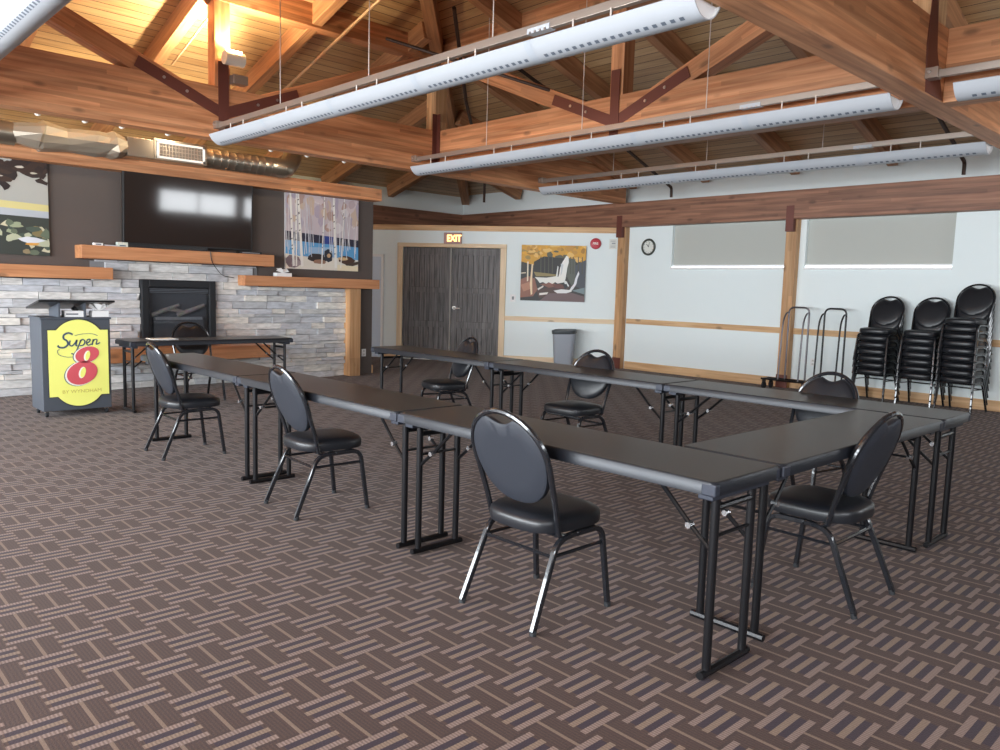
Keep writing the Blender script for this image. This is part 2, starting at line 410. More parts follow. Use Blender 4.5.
def lightpane(name, loc, rot, sx, sy, power, color=(.93, .97, 1)):
    l = bpy.data.lights.new(name, 'AREA'); l.shape = 'RECTANGLE'; l.size = sx; l.size_y = sy; l.energy = power; l.color = color
    o = bpy.data.objects.new(name, l); COL.objects.link(o); o.location = loc; o.rotation_euler = rot; return o
nwin = 2
for (a, c) in SW:
    nwin += 1
    w = MB()
    for x in (a+.03, c-.03, (a+c)/2): w.box(x-.03, x+.03, YS-.15, YS-.08, .8, 2.6, WHITE)
    for z in (.83, 2.57): w.box(a, c, YS-.15, YS-.08, z-.03, z+.03, WHITE)
    struct(w.build('window_%d' % nwin, smooth=False))
    lightpane('daylight_south', ((a+c)/2, YS-.22, 1.7), (PI/2, 0, 0), c-a, 1.8, 235, (.90, .96, 1))
for (a, c) in EW:
    nwin += 1
    w = MB()
    for y in (a+.03, c-.03, (a+c)/2): w.box(XE+.08, XE+.15, y-.02, y+.02, 1.95, 2.6, WHITE)
    for z in (1.97, 2.58): w.box(XE+.08, XE+.15, a, c, z-.03, z+.03, WHITE)
    struct(w.build('window_%d' % nwin, smooth=False))
    lightpane('daylight_east', (XE+.22, (a+c)/2, 2.27), (PI/2, 0, PI/2), c-a, .66, 20*(c-a))

# ------------------------------------------------------------------ north wall fittings
nt_ = 0
def trim(b, label, **k):
    global nt_
    nt_ += 1
    o = b.build('trim_%d' % nt_, smooth=False, bevel=.004, **k); return struct(o, label)
beamN = beam('timber_beam', (XW, YN-.1, 2.545), (XE, YN-.1, 2.545), .2, .42, GLU2)
tag(beamN, 'long reddish timber beam running above the two shaded windows', 'beam', kind='structure')
beamW = beam('timber_beam', (XW+.1, YN-.2, 2.545), (XW+.1, YS, 2.545), .2, .42, GLU2)
tag(beamW, 'reddish timber beam seen above the double door, meeting the window wall beam', 'beam', kind='structure')
b = MB()
for x0, x1 in ((AX+.09, -4.36), (-4.20, -1.1), (-.94, XE)):
    b.box(x0, x1, YN-.025, YN-.001, .825, .915, PINE)
trim(b, 'pine chair rail across the window wall')
b = MB()
for x0, x1 in ((AX+.09, -4.36), (-4.20, -1.1), (-.94, XE)):
    b.box(x0, x1, YN-.025, YN-.001, 0.001, .14, PINE)
o = trim(b, 'pine baseboard along the window wall'); o.name = 'baseboard_north'
POSTS = [(AX-.02, 'pine post in the corner between the waterfall painting wall and the window wall'), (-4.28, 'pine post between the two shaded windows'), (CX, 'pine post of the window wall behind the right hand chair stack')]
for x, lab in POSTS:
    b = MB(); b.box(x-.085, x+.085, YN-.12, YN+.01, .002, 2.545, PINEV)
    o = b.build('timber_post', smooth=False, bevel=.006); tag(o, lab, 'post', kind='structure')
    b = MB(); b.box(x-.06, x+.06, YN-.206, YN-.202, 2.36, 2.74, STEEL); b.box(x-.06, x+.06, YN-.202, YN-.121, 2.36, 2.545, STEEL)
    b.box(x-.09, x+.09, YN-.126, YN-.121, .002, .2, STEEL)
    b.build('steel_plate', o, smooth=False)
for i, (a, c) in enumerate((W1, W2)):
    w = MB(); w.box(a, c, YN+.06, YN+.075, 1.83, 2.545, SHADE)
    o = struct(w.build('window_%d' % (i+1), smooth=False), ('shaded window between the wall clock and the middle post', 'shaded window above the stacked chairs')[i])
    s_ = MB(); s_.box(a, c, YN+.035, YN+.055, 1.855, 1.88, WHITE); s_.build('shade_bar', o, smooth=False)
    s_ = MB(); s_.box(a, c, YN-.03, YN+.055, 1.80, 1.832, WHITE); s_.build('window_sill', o, smooth=False, bevel=.004)
    s_ = MB(); s_.box(a, c, YN+.04, YN+.055, 1.832, 1.855, GAPGLOW); s_.build('window_pane', o, smooth=False)  # emissive strip, its glow put in for daylight leaking under the shade
# clock
ck = thing('wall_clock', 'round wall clock with dark rim beside the shaded window', 'clock', (-6.95, YN, 2.19))
b = MB(); b.tube([(.13*math.cos(2*PI*k/32), -.018, .13*math.sin(2*PI*k/32)) for k in range(32)], .019, CLOCKR, 8, closed=True); b.build('rim', ck)
b = MB(); b.lathe([(.122, -.012), (.122, -.004)], (0, 0, 0), CLOCKF, 32, 'y')
for k in range(12):
    a = k*PI/6; b.ribbon([(math.sin(a)*.09, math.cos(a)*.09), (math.sin(a)*.106, math.cos(a)*.106)], .007, -.0135, -.0121, CLOCKR)
b.build('dial', ck)
b = MB(); b.ribbon([(0, 0), (-.045, .055)], .01, -.0165, -.0145, BLACK); b.build('hour_hand', ck, smooth=False)
b = MB(); b.ribbon([(0, 0), (.02, .085)], .007, -.0195, -.0175, BLACK); b.build('minute_hand', ck, smooth=False)
def plate(name, label, cat, loc, rz, w=.075, h=.115, m=WHITE, kind='outlet'):
    b = MB(); b.box(-w/2, w/2, -.008, 0, -h/2, h/2, m)
    if kind == 'outlet':
        for dz in (-.026, .026):
            b.box(-.017, .017, -.0095, -.008, dz-.014, dz+.014, mat('outlet_face', (214, 214, 210), .5))
            for dx in (-.007, .007): b.box(dx-.0015, dx+.0015, -.0102, -.0095, dz-.006, dz+.007, BLACK)
    else: b.box(-.02, .02, -.012, -.008, -.03, .03, mat('switch_face', (120, 124, 128), .5))
    o = b.build(name, smooth=False, bevel=.002, loc=loc, rotz=rz); return tag(o, label, cat)
plate('wall_outlet', 'white outlet low on the window wall behind the carts', 'outlet', (-3.86, YN-.001, .42), 0)

# ------------------------------------------------------------------ diagonal wall with the double door
A36 = math.radians(36); DO = Vector((-7.45, 9.15, 0)); DX = Vector((-math.cos(A36), -math.sin(A36), 0))
def dw(t, off=0, z=0):           # t metres from the corner post along the wall, off into the room
    return DO+DX*t+Vector((math.sin(A36), -math.cos(A36), 0))*off+Vector((0, 0, z))
TD0, TD1, DH = 2.30, 4.19, 2.13   # door opening
def diag(name=None): return Matrix.Translation(DO) @ Matrix.Rotation(A36, 4, 'Z')
b = MB()   # local: x = -t, y into the wall
for (t0, t1, z0, z1) in ((0, TD0, 0, 2.44), (TD0, TD1, DH, 2.44), (TD1, 5.6, 0, 2.44)):
    b.box(-t1, -t0, 0, .14, z0, z1, CREAM)
struct(b.build('wall_northwest', smooth=False, loc=DO, rotz=A36), 'pale wall holding the dark double door')
b = MB(); b.box(-5.55, -.1, -.03, .17, 2.44, 2.54, PINE); trim(b, 'pine cap along the top of the double door wall', loc=DO, rotz=A36)
b = MB(); b.box(-TD0+.11, -.1, -.02, -.001, .80, .885, PINEL); trim(b, 'pale chair rail beneath the waterfall painting', loc=DO, rotz=A36)
b = MB(); b.box(-TD0+.11, -.1, -.02, -.001, .001, .14, PINEL)
o = trim(b, 'pine baseboard behind the grey waste bin', loc=DO, rotz=A36); o.name = 'baseboard_northwest'
b = MB(); b.box(-4.55, -TD1-.09, -.02, -.001, .001, .12, PINE); o = trim(b, None, loc=DO, rotz=A36); o.name = 'baseboard_west'
d = thing('door_1', 'dark stained wooden double door in a pine frame under the exit sign', None, DO, A36, kind='structure')
b = MB()
b.box(-TD0, -TD0+.11, -.03, .1, 0.001, DH+.07, PINELV); b.box(-TD1-.11, -TD1, -.03, .1, 0.001, DH+.07, PINELV)
b.build('door_jambs', d, smooth=False, bevel=.004)
b = MB(); b.box(-TD1-.11, -TD0+.11, -.034, .1, DH, DH+.075, PINEL); b.build('door_head', d, smooth=False, bevel=.004)
def leaf(x0, x1, handle):
    b = MB(); m = DOORW
    b.box(x0, x1, .03, .07, .012, DH-.006, m)
    for (z0, z1) in ((0.012, .18), (.62, .74), (1.28, 1.38), (DH-.14, DH-.006)): b.box(x0, x1, .012, .03, z0, z1, m)
    for (a, c) in ((x0, x0+.12), (x1-.12, x1)): b.box(a, c, .010, .03, .012, DH-.006, m)
    n = 7; wd = (x1-x0-.24)/n
    for k in range(n):
        b.box(x0+.12+k*wd+.003, x0+.12+(k+1)*wd-.003, .019, .031, .15, DH-.12, m)
    o = b.build('door_leaf', d, smooth=False, bevel=.003)
    if handle:
        h = MB(); hx_ = x0+.06
        h.lathe([(.035, -.001), (.035, -.012), (.02, -.014), (.014, -.03), (.014, -.05)], (hx_, .01, 1.0), SATIN, 20, 'y')
        h.tube([(hx_, -.04, 1.0), (hx_+.05, -.045, 1.0), (hx_+.13, -.04, .995)], .012, SATIN, 8, fillet=.03)
        h.build('door_handle', o)
    return o
mid = -(TD0+TD1)/2
leaf(-TD1+.006, mid-.008, False); leaf(mid+.008, -TD0-.006, True)
b = MB(); b.box(mid-.02, mid+.006, -.006, .012, .012, DH-.006, mat('astragal', (150, 144, 138), .5)); b.build('astragal', d, smooth=False)
b = MB(); b.box(-TD1, -TD0, -.05, .09, .0005, .012, THRESH); b.build('door_threshold', d, smooth=False)
# pale door beyond, almost edge on behind the fireplace wall end
d2 = thing('door_2', 'pale blue white door beside the end of the fireplace wall', None, DO, A36, kind='structure')
b = MB(); b.box(-5.5, -4.62, -.02, -.001, .01, 1.93, DWHITE); b.build('door_leaf', d2, smooth=False, bevel=.003)
b = MB(); b.box(-4.62, -4.57, -.035, -.001, .001, 1.98, WHITE); b.box(-5.5, -4.57, -.035, -.001, 1.93, 1.98, WHITE); b.build('door_frame', d2, smooth=False, bevel=.003)

# exit sign
ex = thing('exit_sign', 'lit orange exit sign above the dark double door', 'sign', dw(3.22, 0, 2.30), A36)
b = MB(); b.box(-.17, .17, -.05, -.001, -.105, .105, EXITB); b.build('sign_housing', ex, smooth=False, bevel=.008)
def text_obj(txt, size, m, parent, loc, ext=.002, shear=0, off=0, rot=(PI/2, 0, 0), name='lettering', align='CENTER', sx=1):
    c = bpy.data.curves.new(name, 'FONT'); c.body = txt; c.size = size; c.extrude = ext; c.shear = shear; c.offset = off
    c.align_x = align; c.align_y = 'CENTER'
    tmp = bpy.data.objects.new('tmp', c); COL.objects.link(tmp)
    dg = bpy.context.evaluated_depsgraph_get(); dg.update()
    me = bpy.data.meshes.new_from_object(tmp.evaluated_get(dg)); me.name = name
    bpy.data.objects.remove(tmp); bpy.data.curves.remove(c)
    me.materials.clear(); me.materials.append(m)
    o = bpy.data.objects.new(name, me); COL.objects.link(o); o.parent = parent; o.location = loc; o.rotation_euler = rot; o.scale = (sx, 1, 1)
    return o
text_obj('EXIT', .17, EXITL, ex, (.03, -.053, -.005), .003, off=.004, sx=.8)
al = thing('alarm_bell', 'round red fire alarm to the right of the waterfall painting', 'alarm', dw(.55, 0, 2.25), A36)
b = MB(); b.lathe([(.0005, -.05), (.05, -.048), (.085, -.04), (.1, -.02), (.1, -.001)], (0, 0, 0), ALARM, 32, 'y'); b.build('bell_dome', al)
text_obj('FIRE', .055, SWH, al, (0, -.0515, 0), .002, off=.001)
b = MB(); b.box(-.065, .065, -.01, 0, -.09, .09, mat('notice_white', (222, 224, 218), .6))
for z in (.055, .04, -.02, -.045, -.06): b.box(-.045, .045, -.0108, -.01, z-.003, z+.003, mat('notice_grey', (150, 156, 158), .6))
b.box(-.02, .045, -.0108, -.01, .0, .02, MATS['notice_grey'])
tag(b.build('wall_notice', smooth=False, loc=dw(.24, .001, 2.25), rotz=A36), 'small white notice right of the round red alarm', 'notice')
plate('light_switch', 'small grey light switch between double door and waterfall painting', 'switch', dw(2.045, .001, 1.22), A36, .1, .13, kind='switch')

# waste bin
wb = thing('waste_bin', 'grey tapered waste bin under the waterfall painting', 'bin', dw(1.03, .27, 0), A36)
wb.scale = (1.22, 1.22, 1.08)
b = MB()
def rr(w, h, r, n=4):
    out = []
    for cx, cy, a0 in ((w/2-r, h/2-r, 0), (-w/2+r, h/2-r, 90), (-w/2+r, -h/2+r, 180), (w/2-r, -h/2+r, 270)):
        for k in range(n+1):
            a = math.radians(a0+90*k/n); out.append((cx+r*math.cos(a), cy+r*math.sin(a)))
    return out
def loft(b, secs, m, cap=True):
    n = len(secs[0]); vs = [v for s_ in secs for v in s_]; fs = []
    for i in range(len(secs)-1):
        for k in range(n): fs.append((i*n+k, i*n+(k+1) % n, (i+1)*n+(k+1) % n, (i+1)*n+k))
    if cap: fs += [tuple(range(n)), tuple(range((len(secs)-1)*n, len(secs)*n))]
    b.add(vs, fs, m)
loft(b, [[(x, y, z) for x, y in rr(w, d_2, .06)] for w, d_2, z in ((.27, .24, .002), (.34, .3, .6), (.32, .28, .6), (.3, .26, .45))], BIN); b.build('bin_body', wb)
b = MB(); loft(b, [[(x, y, z+.012*math.sin(9*x+7*y)) for x, y in rr(w, d_2, .06)] for w, d_2, z in ((.352, .312, .565), (.362, .322, .6), (.362, .322, .625), (.335, .295, .63), (.31, .27, .5))], BAG, False); b.build('bin_liner', wb)

# ------------------------------------------------------------------ paintings
def painting(name, label, loc, rz, W, H, layers, edge):
    t = thing(name, label, 'painting', loc, rz)
    b = MB(); b.box(-W/2, W/2, -.035, -.001, -H/2, H/2, edge); b.build('canvas', t, smooth=False, bevel=.002)
    b = MB(); y = -.0352
    for poly, col in layers:
        m = mat('paint_%d_%d_%d' % col, col, .55)
        P = [((min(1, max(0, p[0]))-.5)*W, (.5-min(1, max(0, p[1])))*H) for p in poly]
        b.prism(P, y-.0003, y, m); y -= .00004
    b.build('painted_picture', t, smooth=False)
    return t
def blob(cx, cy, rx, ry, n=9, j=.25, rnd=random):
    return [(cx+rx*math.cos(2*PI*k/n)*(1+rnd.uniform(-j, j)), cy+ry*math.sin(2*PI*k/n)*(1+rnd.uniform(-j, j))) for k in range(n)]
# waterfall
rnd = random.Random(3)
Ls = [([(0, 0), (1, 0), (1, 1), (0, 1)], (62, 62, 62)), ([(0, 0), (1, 0), (1, .3), (.85, .28), (.7, .2), (.5, .25), (.3, .22), (.2, .36), (0, .3)], (214, 160, 62))]
for k in range(46):
    x, y = rnd.random(), rnd.uniform(0, .24); c = rnd.choice([(226, 168, 58), (200, 148, 70), (168, 140, 80), (232, 190, 110), (176, 128, 56)])
    if .42 < x < .72 and y > .08: c = (92, 92, 78)
    Ls.append((blob(x, y, rnd.uniform(.02, .07), rnd.uniform(.015, .05), 7, .4, rnd), c))
Ls += [([(.2, .3), (.35, .2), (.6, .22), (.72, .24), (.68, .4), (.55, .52), (.3, .54), (.2, .5)], (54, 54, 54)), ([(.72, .22), (.84, .24), (.86, .6), (.8, .72), (.72, .55)], (96, 100, 92)), ([(.84, .35), (1, .25), (1, .8), (.86, .72)], (80, 84, 92))]
for x in (.3, .36, .42, .48, .76, .8, .88, .94): Ls.append(([(x, .2), (x+.012, .2), (x+.02, .5), (x+.004, .5)], (84, 84, 76)))
Ls += [([(.2, .48), (.4, .5), (.56, .52), (.54, .55), (.24, .56)], (150, 136, 92)), ([(.0, .62), (.12, .56), (.22, .6), (.27, .8), (.2, .92), (0, .95)], (150, 104, 88)), ([(0, .72), (.14, .66), (.18, .78), (.05, .84)], (186, 136, 112)),
       ([(.25, .82), (.6, .68), (.8, .72), (.6, .88), (.3, .95)], (88, 68, 62)), ([(.3, .7), (.48, .66), (.6, .72), (.45, .76)], (136, 92, 80)), ([(.45, .86), (.8, .84), (1, .9), (1, 1), (.3, 1)], (116, 96, 98)), ([(.8, .8), (1, .74), (1, .86)], (126, 144, 148))]
Ls += [([(.70, .18), (.735, .2), (.74, .3), (.72, .4), (.71, .5), (.70, .6), (.67, .66), (.6, .66), (.58, .6), (.6, .5), (.61, .4), (.64, .3), (.67, .24)], (238, 238, 234)),
       ([(.22, .575), (.4, .58), (.55, .55), (.62, .56), (.7, .6), (.66, .66), (.58, .68), (.54, .655), (.5, .69), (.44, .66), (.4, .69), (.35, .66), (.3, .68), (.27, .63)], (236, 236, 230)),
       ([(.66, .6), (.72, .64), (.76, .72), (.745, .73), (.69, .68)], (232, 234, 232)), ([(.57, .36), (.585, .38), (.575, .55), (.55, .55)], (228, 230, 226)),
       ([(.895, .45), (.91, .5), (.885, .58), (.87, .68), (.83, .76), (.8, .8), (.77, .79), (.79, .74), (.83, .68), (.85, .58)], (226, 228, 234)), ([(.52, .81), (.64, .78), (.76, .79), (.8, .76), (.8, .82), (.72, .85), (.58, .855)], (234, 234, 234)),
       ([(.62, .32), (.66, .34), (.64, .5), (.62, .54), (.625, .42)], (206, 212, 214)), ([(.3, .86), (.44, .84), (.42, .88), (.3, .9)], (236, 230, 224)), ([(.27, .78), (.36, .72), (.36, .75), (.28, .81)], (226, 220, 214)), ([(.5, .7), (.62, .69), (.7, .72), (.66, .77), (.54, .76)], (112, 72, 66)), ([(.66, .7), (.72, .68), (.74, .74), (.7, .78)], (56, 58, 62)),
       ([(.095, .3), (.115, .3), (.12, .64), (.1, .66)], (240, 228, 206)), ([(.165, .34), (.19, .34), (.18, .6), (.19, .88), (.165, .9), (.145, .7)], (240, 214, 178)), ([(0, .5), (.08, .49), (.08, .51), (0, .52)], (210, 200, 180))]
painting('waterfall_painting', 'unframed painting of a white waterfall below orange autumn trees', dw(1.31, 0, 1.695), A36, 1.19, 1.02, Ls, mat('canvas_edge_a', (70, 66, 62), .7))
# birches
rnd = random.Random(5)
Ls = [([(0, 0), (1, 0), (1, .62), (0, .62)], (196, 184, 190))]
for k in range(60):
    x, y = rnd.random(), rnd.uniform(0, .45); Ls.append((blob(x, y, rnd.uniform(.02, .06), rnd.uniform(.03, .12), 7, .3, rnd), rnd.choice([(206, 192, 194), (186, 168, 172), (200, 178, 160), (176, 164, 180), (214, 206, 208), (178, 150, 140)])))
Ls += [([(0, .5), (1, .56), (1, .68), (0, .62)], (44, 42, 62)), ([(.5, .53), (.64, .54), (.64, .66), (.5, .65)], (52, 68, 140)), ([(0, .62), (1, .66), (1, .84), (0, .82)], (92, 156, 204)), ([(.3, .7), (.7, .68), (.7, .84), (.3, .84)], (150, 180, 210)),
       ([(0, .8), (.3, .84), (.6, .82), (1, .84), (1, 1), (0, 1)], (222, 218, 206)), (blob(.1, .9, .1, .09, 9, .15, rnd), (130, 112, 118)), (blob(.14, .92, .06, .05, 9, .2, rnd), (160, 146, 148)),
       (blob(.42, .84, .15, .055, 9, .2, rnd), (52, 44, 44)), (blob(.46, .89, .1, .03, 8, .2, rnd), (150, 116, 96)), (blob(.57, .8, .07, .09, 8, .15, rnd), (44, 48, 60)), (blob(.58, .8, .03, .03, 6, .2, rnd), (196, 160, 120)), (blob(.82, .85, .13, .06, 9, .2, rnd), (76, 54, 44)), (blob(.78, .83, .07, .025, 7, .2, rnd), (206, 176, 130)), ([(.8, .9), (1, .86), (1, .9), (.86, .95)], (70, 58, 50)), ([(.7, .92), (1, .93), (1, 1), (.7, 1)], (230, 220, 190))]
for k in range(40):
    x = rnd.random(); w = rnd.uniform(.004, .012); dx = rnd.uniform(-.06, .06); y1 = rnd.uniform(.68, .84); y0 = rnd.uniform(.02, .35)
    Ls.append(([(x+dx, y0), (x+dx+w*.5, y0), (x+w, y1), (x, y1)], rnd.choice([(216, 218, 222), (200, 204, 210), (226, 226, 224), (188, 190, 200)])))
for x, dx, w in ((.09, -.04, .03), (.2, -.05, .035), (.66, -.03, .035), (.13, .0, .02), (.47, .04, .018), (.74, .05, .014)):
    Ls.append(([(x+dx, 0), (x+dx+w*.7, 0), (x+w, .96), (x, .97)], (232, 230, 224)))
    for k in range(6):
        y = rnd.uniform(.05, .8); xx = x+dx*(1-y); Ls.append(([(xx, y), (xx+w*.5, y-.01), (xx+w*.5, y+.005), (xx, y+.012)], (60, 56, 60)))
FW = -8.9
painting('birch_painting', 'unframed painting of white birch trunks over blue water, right of the television', (FW, 3.775, 2.11), PI/2, 1.21, 1.06, Ls, mat('canvas_edge_b', (200, 196, 196), .7))
# tree and rocks
rnd = random.Random(9)
Ls = [([(0, 0), (1, 0), (1, .62), (0, .62)], (172, 172, 166)), ([(0, .42), (1, .46), (1, .53), (0, .5)], (206, 196, 136)), ([(0, .5), (1, .53), (1, .64), (0, .64)], (168, 176, 186)), ([(0, .58), (1, .6), (1, 1), (0, 1)], (54, 60, 56))]
for k in range(70):
    x, y = rnd.random(), rnd.uniform(.64, .97); Ls.append((blob(x, y, rnd.uniform(.03, .09), rnd.uniform(.02, .05), 7, .35, rnd), rnd.choice([(176, 182, 156), (150, 160, 132), (124, 112, 76), (96, 108, 90), (196, 192, 164), (70, 84, 74), (140, 126, 96)])))
Ls += [(blob(.84, .84, .1, .03, 7, .3, rnd), (206, 212, 222)), (blob(.86, .88, .06, .015, 7, .3, rnd), (214, 156, 72)), (blob(.36, .95, .12, .05, 7, .2, rnd), (176, 190, 220))]
for k in range(90):
    x, y = rnd.random(), rnd.uniform(0, .2)*rnd.uniform(.4, 1.15)
    if x < .72: y *= 1.3
    Ls.append((blob(x, y, rnd.uniform(.03, .09), rnd.uniform(.02, .05), 7, .45, rnd), rnd.choice([(48, 34, 30), (60, 42, 34), (40, 30, 30)])))
Ls += [(blob(.77, .09, .04, .014, 6, .3, rnd), (200, 190, 176)), (blob(.88, .14, .03, .012, 6, .3, rnd), (190, 184, 168)), (blob(.6, .2, .04, .01, 6, .3, rnd), (176, 170, 160)),
       ([(.41, .15), (.49, .15), (.5, .3), (.465, .5), (.45, .7), (.41, .7), (.435, .5), (.42, .3)], (52, 36, 34)), ([(.47, .25), (.6, .28), (.48, .28)], (50, 36, 34)), ([(.49, .32), (.6, .33), (.49, .34)], (50, 36, 34))]
painting('seascape_painting', 'unframed painting of a dark tree over coastal rocks, left of the television', (FW, -.41, 2.135), PI/2, 1.2, 1.07, Ls, mat('canvas_edge_c', (60, 52, 46), .7))

# ------------------------------------------------------------------ fireplace wall
FY0, FY1 = -3.2, 4.67
b = MB(); b.box(FW-.35, FW, FY0, FY1, 0, 2.82, BROWN)
struct(b.build('wall_fireplace', smooth=False), 'brown painted wall behind the television and stone')
# ledgestone veneer (one mesh): stepped outline
def stone_top(y): return 1.34 if y < .62 else (1.585 if y < 2.75 else 1.315)
FB0, FB1, FBZ0, FBZ1 = 1.17, 2.12, .42, 1.37
rnd = random.Random(11); b = MB(); z = 0.0
while z < 1.585:
    h = rnd.choice([.045, .06, .07, .085, .1]); z1 = min(z+h, 1.585)
    y = FY0+rnd.uniform(-.2, 0)
    while y < 4.22:
        L_ = rnd.uniform(.16, .52); y1 = min(y+L_, 4.22)
        segs = [(max(y, FY0), y1)]
        zm = (z+z1)/2
        if FBZ0-.02 < zm < FBZ1: # leave the firebox clear
            ns = []
            for a, c in segs:
                if a < FB0: ns.append((a, min(c, FB0)))
                if c > FB1: ns.append((max(a, FB1), c))
            segs = ns
        for a, c in segs:
            if c-a < .02: continue
            zt = min(z1, stone_top((a+c)/2))
            if zt-z < .015: continue
            # clip stones at the steps of the outline
            if stone_top(a+.001) != stone_top(c-.001) and z1 > min(stone_top(a+.001), stone_top(c-.001)):
                st = .62 if a < .62 < c else 2.75
                pp = [(a, st), (st, c)]
            else: pp = [(a, c)]
            for a2, c2 in pp:
                zt2 = min(z1, stone_top((a2+c2)/2))
                if zt2-z < .012 or c2-a2 < .015: continue
                dpt = rnd.uniform(.035, .085); g = .003; j = lambda q=.004: rnd.uniform(-q, q)
                x0 = FW-.01
                F = [(FW+dpt+j(.01), a2+g+j(), z+g+j(.003)), (FW+dpt+j(.01), c2-g+j(), z+g+j(.003)), (FW+dpt+j(.01), c2-g+j(), zt2-g+j(.003)), (FW+dpt+j(.01), a2+g+j(), zt2-g+j(.003))]
                Bk = [(x0, a2+g, z+g), (x0, c2-g, z+g), (x0, c2-g, zt2-g), (x0, a2+g, zt2-g)]
                b.add(F+Bk, [(0, 1, 2, 3), (7, 6, 5, 4), (0, 4, 5, 1), (1, 5, 6, 2), (2, 6, 7, 3), (3, 7, 4, 0)], STONE)
        y = y1
    z = z1
b.box(FW-.005, FW+.015, FY0, FB0, .001, 1.33, mat('stone_joint', (126, 126, 128), .9)); b.box(FW-.005, FW+.015, FB1, 4.2, .001, 1.31, MATS['stone_joint']); b.box(FW-.005, FW+.015, FB0, FB1, .001, FBZ0, MATS['stone_joint'])
b.box(FW-.005, FW+.015, .62, 2.75, FBZ1, 1.57, MATS['stone_joint'])
struct(b.build('wall_stone_veneer', smooth=False), 'grey stacked ledgestone around the fireplace')
# gas fireplace insert
fp = thing('fireplace_insert', 'black gas fireplace insert set in the grey stone', 'fireplace', (FW, (FB0+FB1)/2, FBZ0), PI/2)
w = (FB1-FB0)/2; h = FBZ1-FBZ0
b = MB()
for (x0, x1, z0, z1) in ((-w+.002, -w+.09, .002, h-.003), (w-.09, w-.002, .002, h-.003), (-w+.09, w-.09, h-.1, h-.003), (-w+.09, w-.09, .002, .2)):
    b.box(x0, x1, -.12, -.02, z0, z1, FIREB)
b.build('surround', fp, smooth=False, bevel=.01)
b = MB(); b.box(-w+.09, w-.09, -.1, -.085, h-.17, h-.105, FIREB)
for k in range(3): b.box(-w+.1, w-.1, -.108, -.1, h-.165+k*.02, h-.157+k*.02, mat('louver_grey', (96, 100, 108), .4, .4))
b.build('vent_louver', fp, smooth=False)
b = MB(); b.box(-w+.09, w-.09, -.019, -.012, .2, h-.1, FIRE_IN); b.box(-w+.09, w-.09, -.095, -.019, .198, .205, FIRE_IN); b.build('firebox', fp, smooth=False)
b = MB()
for k in range(5):
    a = random.uniform(-.3, .3); cx = -.22+k*.11
    b.cyl((cx-.12, -.055+.01*(k % 2), .5+.04*(k % 3)), (cx+.12, -.05, .53+.05*((k+1) % 3)), .03, LOG, 8, r1=.02)
b.build('ceramic_logs', fp)
b = MB(); b.box(-.3, .3, -.09, -.02, .44, .475, mat('burner_tray', (170, 172, 176), .4, .5)); b.box(-.32, .32, -.085, -.02, .205, .44, FIRE_IN); b.build('burner_tray', fp, smooth=False)
gl = bpy.data.materials.new('clear_fire_glass'); gl.use_nodes = True; _n = gl.node_tree
_t = _n.nodes.new('ShaderNodeBsdfTransparent'); _t.inputs[0].default_value = (.86, .88, .9, 1); _g = _n.nodes.new('ShaderNodeBsdfGlossy'); _g.inputs['Roughness'].default_value = .08
_m = _n.nodes.new('ShaderNodeMixShader'); _m.inputs[0].default_value = .12
_n.links.new(_t.outputs[0], _m.inputs[1]); _n.links.new(_g.outputs[0], _m.inputs[2]); _n.links.new(_m.outputs[0], _n.nodes['Material Output'].inputs['Surface'])
b = MB(); b.box(-w+.09, w-.09, -.104, -.1, .2, h-.17, gl); b.build('glass_front', fp, smooth=False)

def block(name, label, cat, x0, x1, y0, y1, z0, z1, m, bevel=.006, kind=None):
    """timber board, long side along world y: object turned so its grain follows it"""
    b = MB(); L_ = y1-y0; b.box(0, L_, -(x1-x0), 0, 0, z1-z0, m)
    o = b.build(name, smooth=False, bevel=bevel, loc=(x0, y0, z0), rotz=PI/2); return tag(o, label, cat, kind=kind)
block('mantel_shelf', 'thick orange timber mantel directly under the television', 'shelf', FW+.002, FW+.27, .46, 2.88, 1.59, 1.745, SHELF)
block('mantel_shelf', 'orange timber shelf below the seascape painting', 'shelf', FW+.002, FW+.27, FY0, .80, 1.35, 1.49, SHELF)
block('mantel_shelf', 'orange timber shelf below the birch painting, carried by a post', 'shelf', FW+.002, FW+.27, 2.45, 4.62, 1.32, 1.46, SHELF)
block('hearth_bench', 'orange timber bench plank on the stone behind the head table', 'bench', FW+.09, FW+.42, .56, 2.74, .36, .53, SHELF)
b = MB(); b.box(FW+.002, FW+.2, 4.14, 4.33, .001, 1.318, PINEV); o = b.build('timber_post', smooth=False, bevel=.006); tag(o, 'pine post under the shelf at the right end of the stone', 'post', kind='structure')
o = block('timber_beam', 'reddish timber beam capping the brown wall above the television', 'beam', FW-.3, FW+.2, FY0, 4.69, 2.65, 2.83, GLU, kind='structure')
b = MB(); b.box(FW-.4, FW+.012, FY1+.002, FY1+.02, .001, .13, PINE); o = trim(b, None); o.name = 'baseboard_fireplace'
plate('wall_outlet', 'white outlet on the dark wall end beside the far table', 'outlet', (FW+.001, 4.52, .33), PI/2)

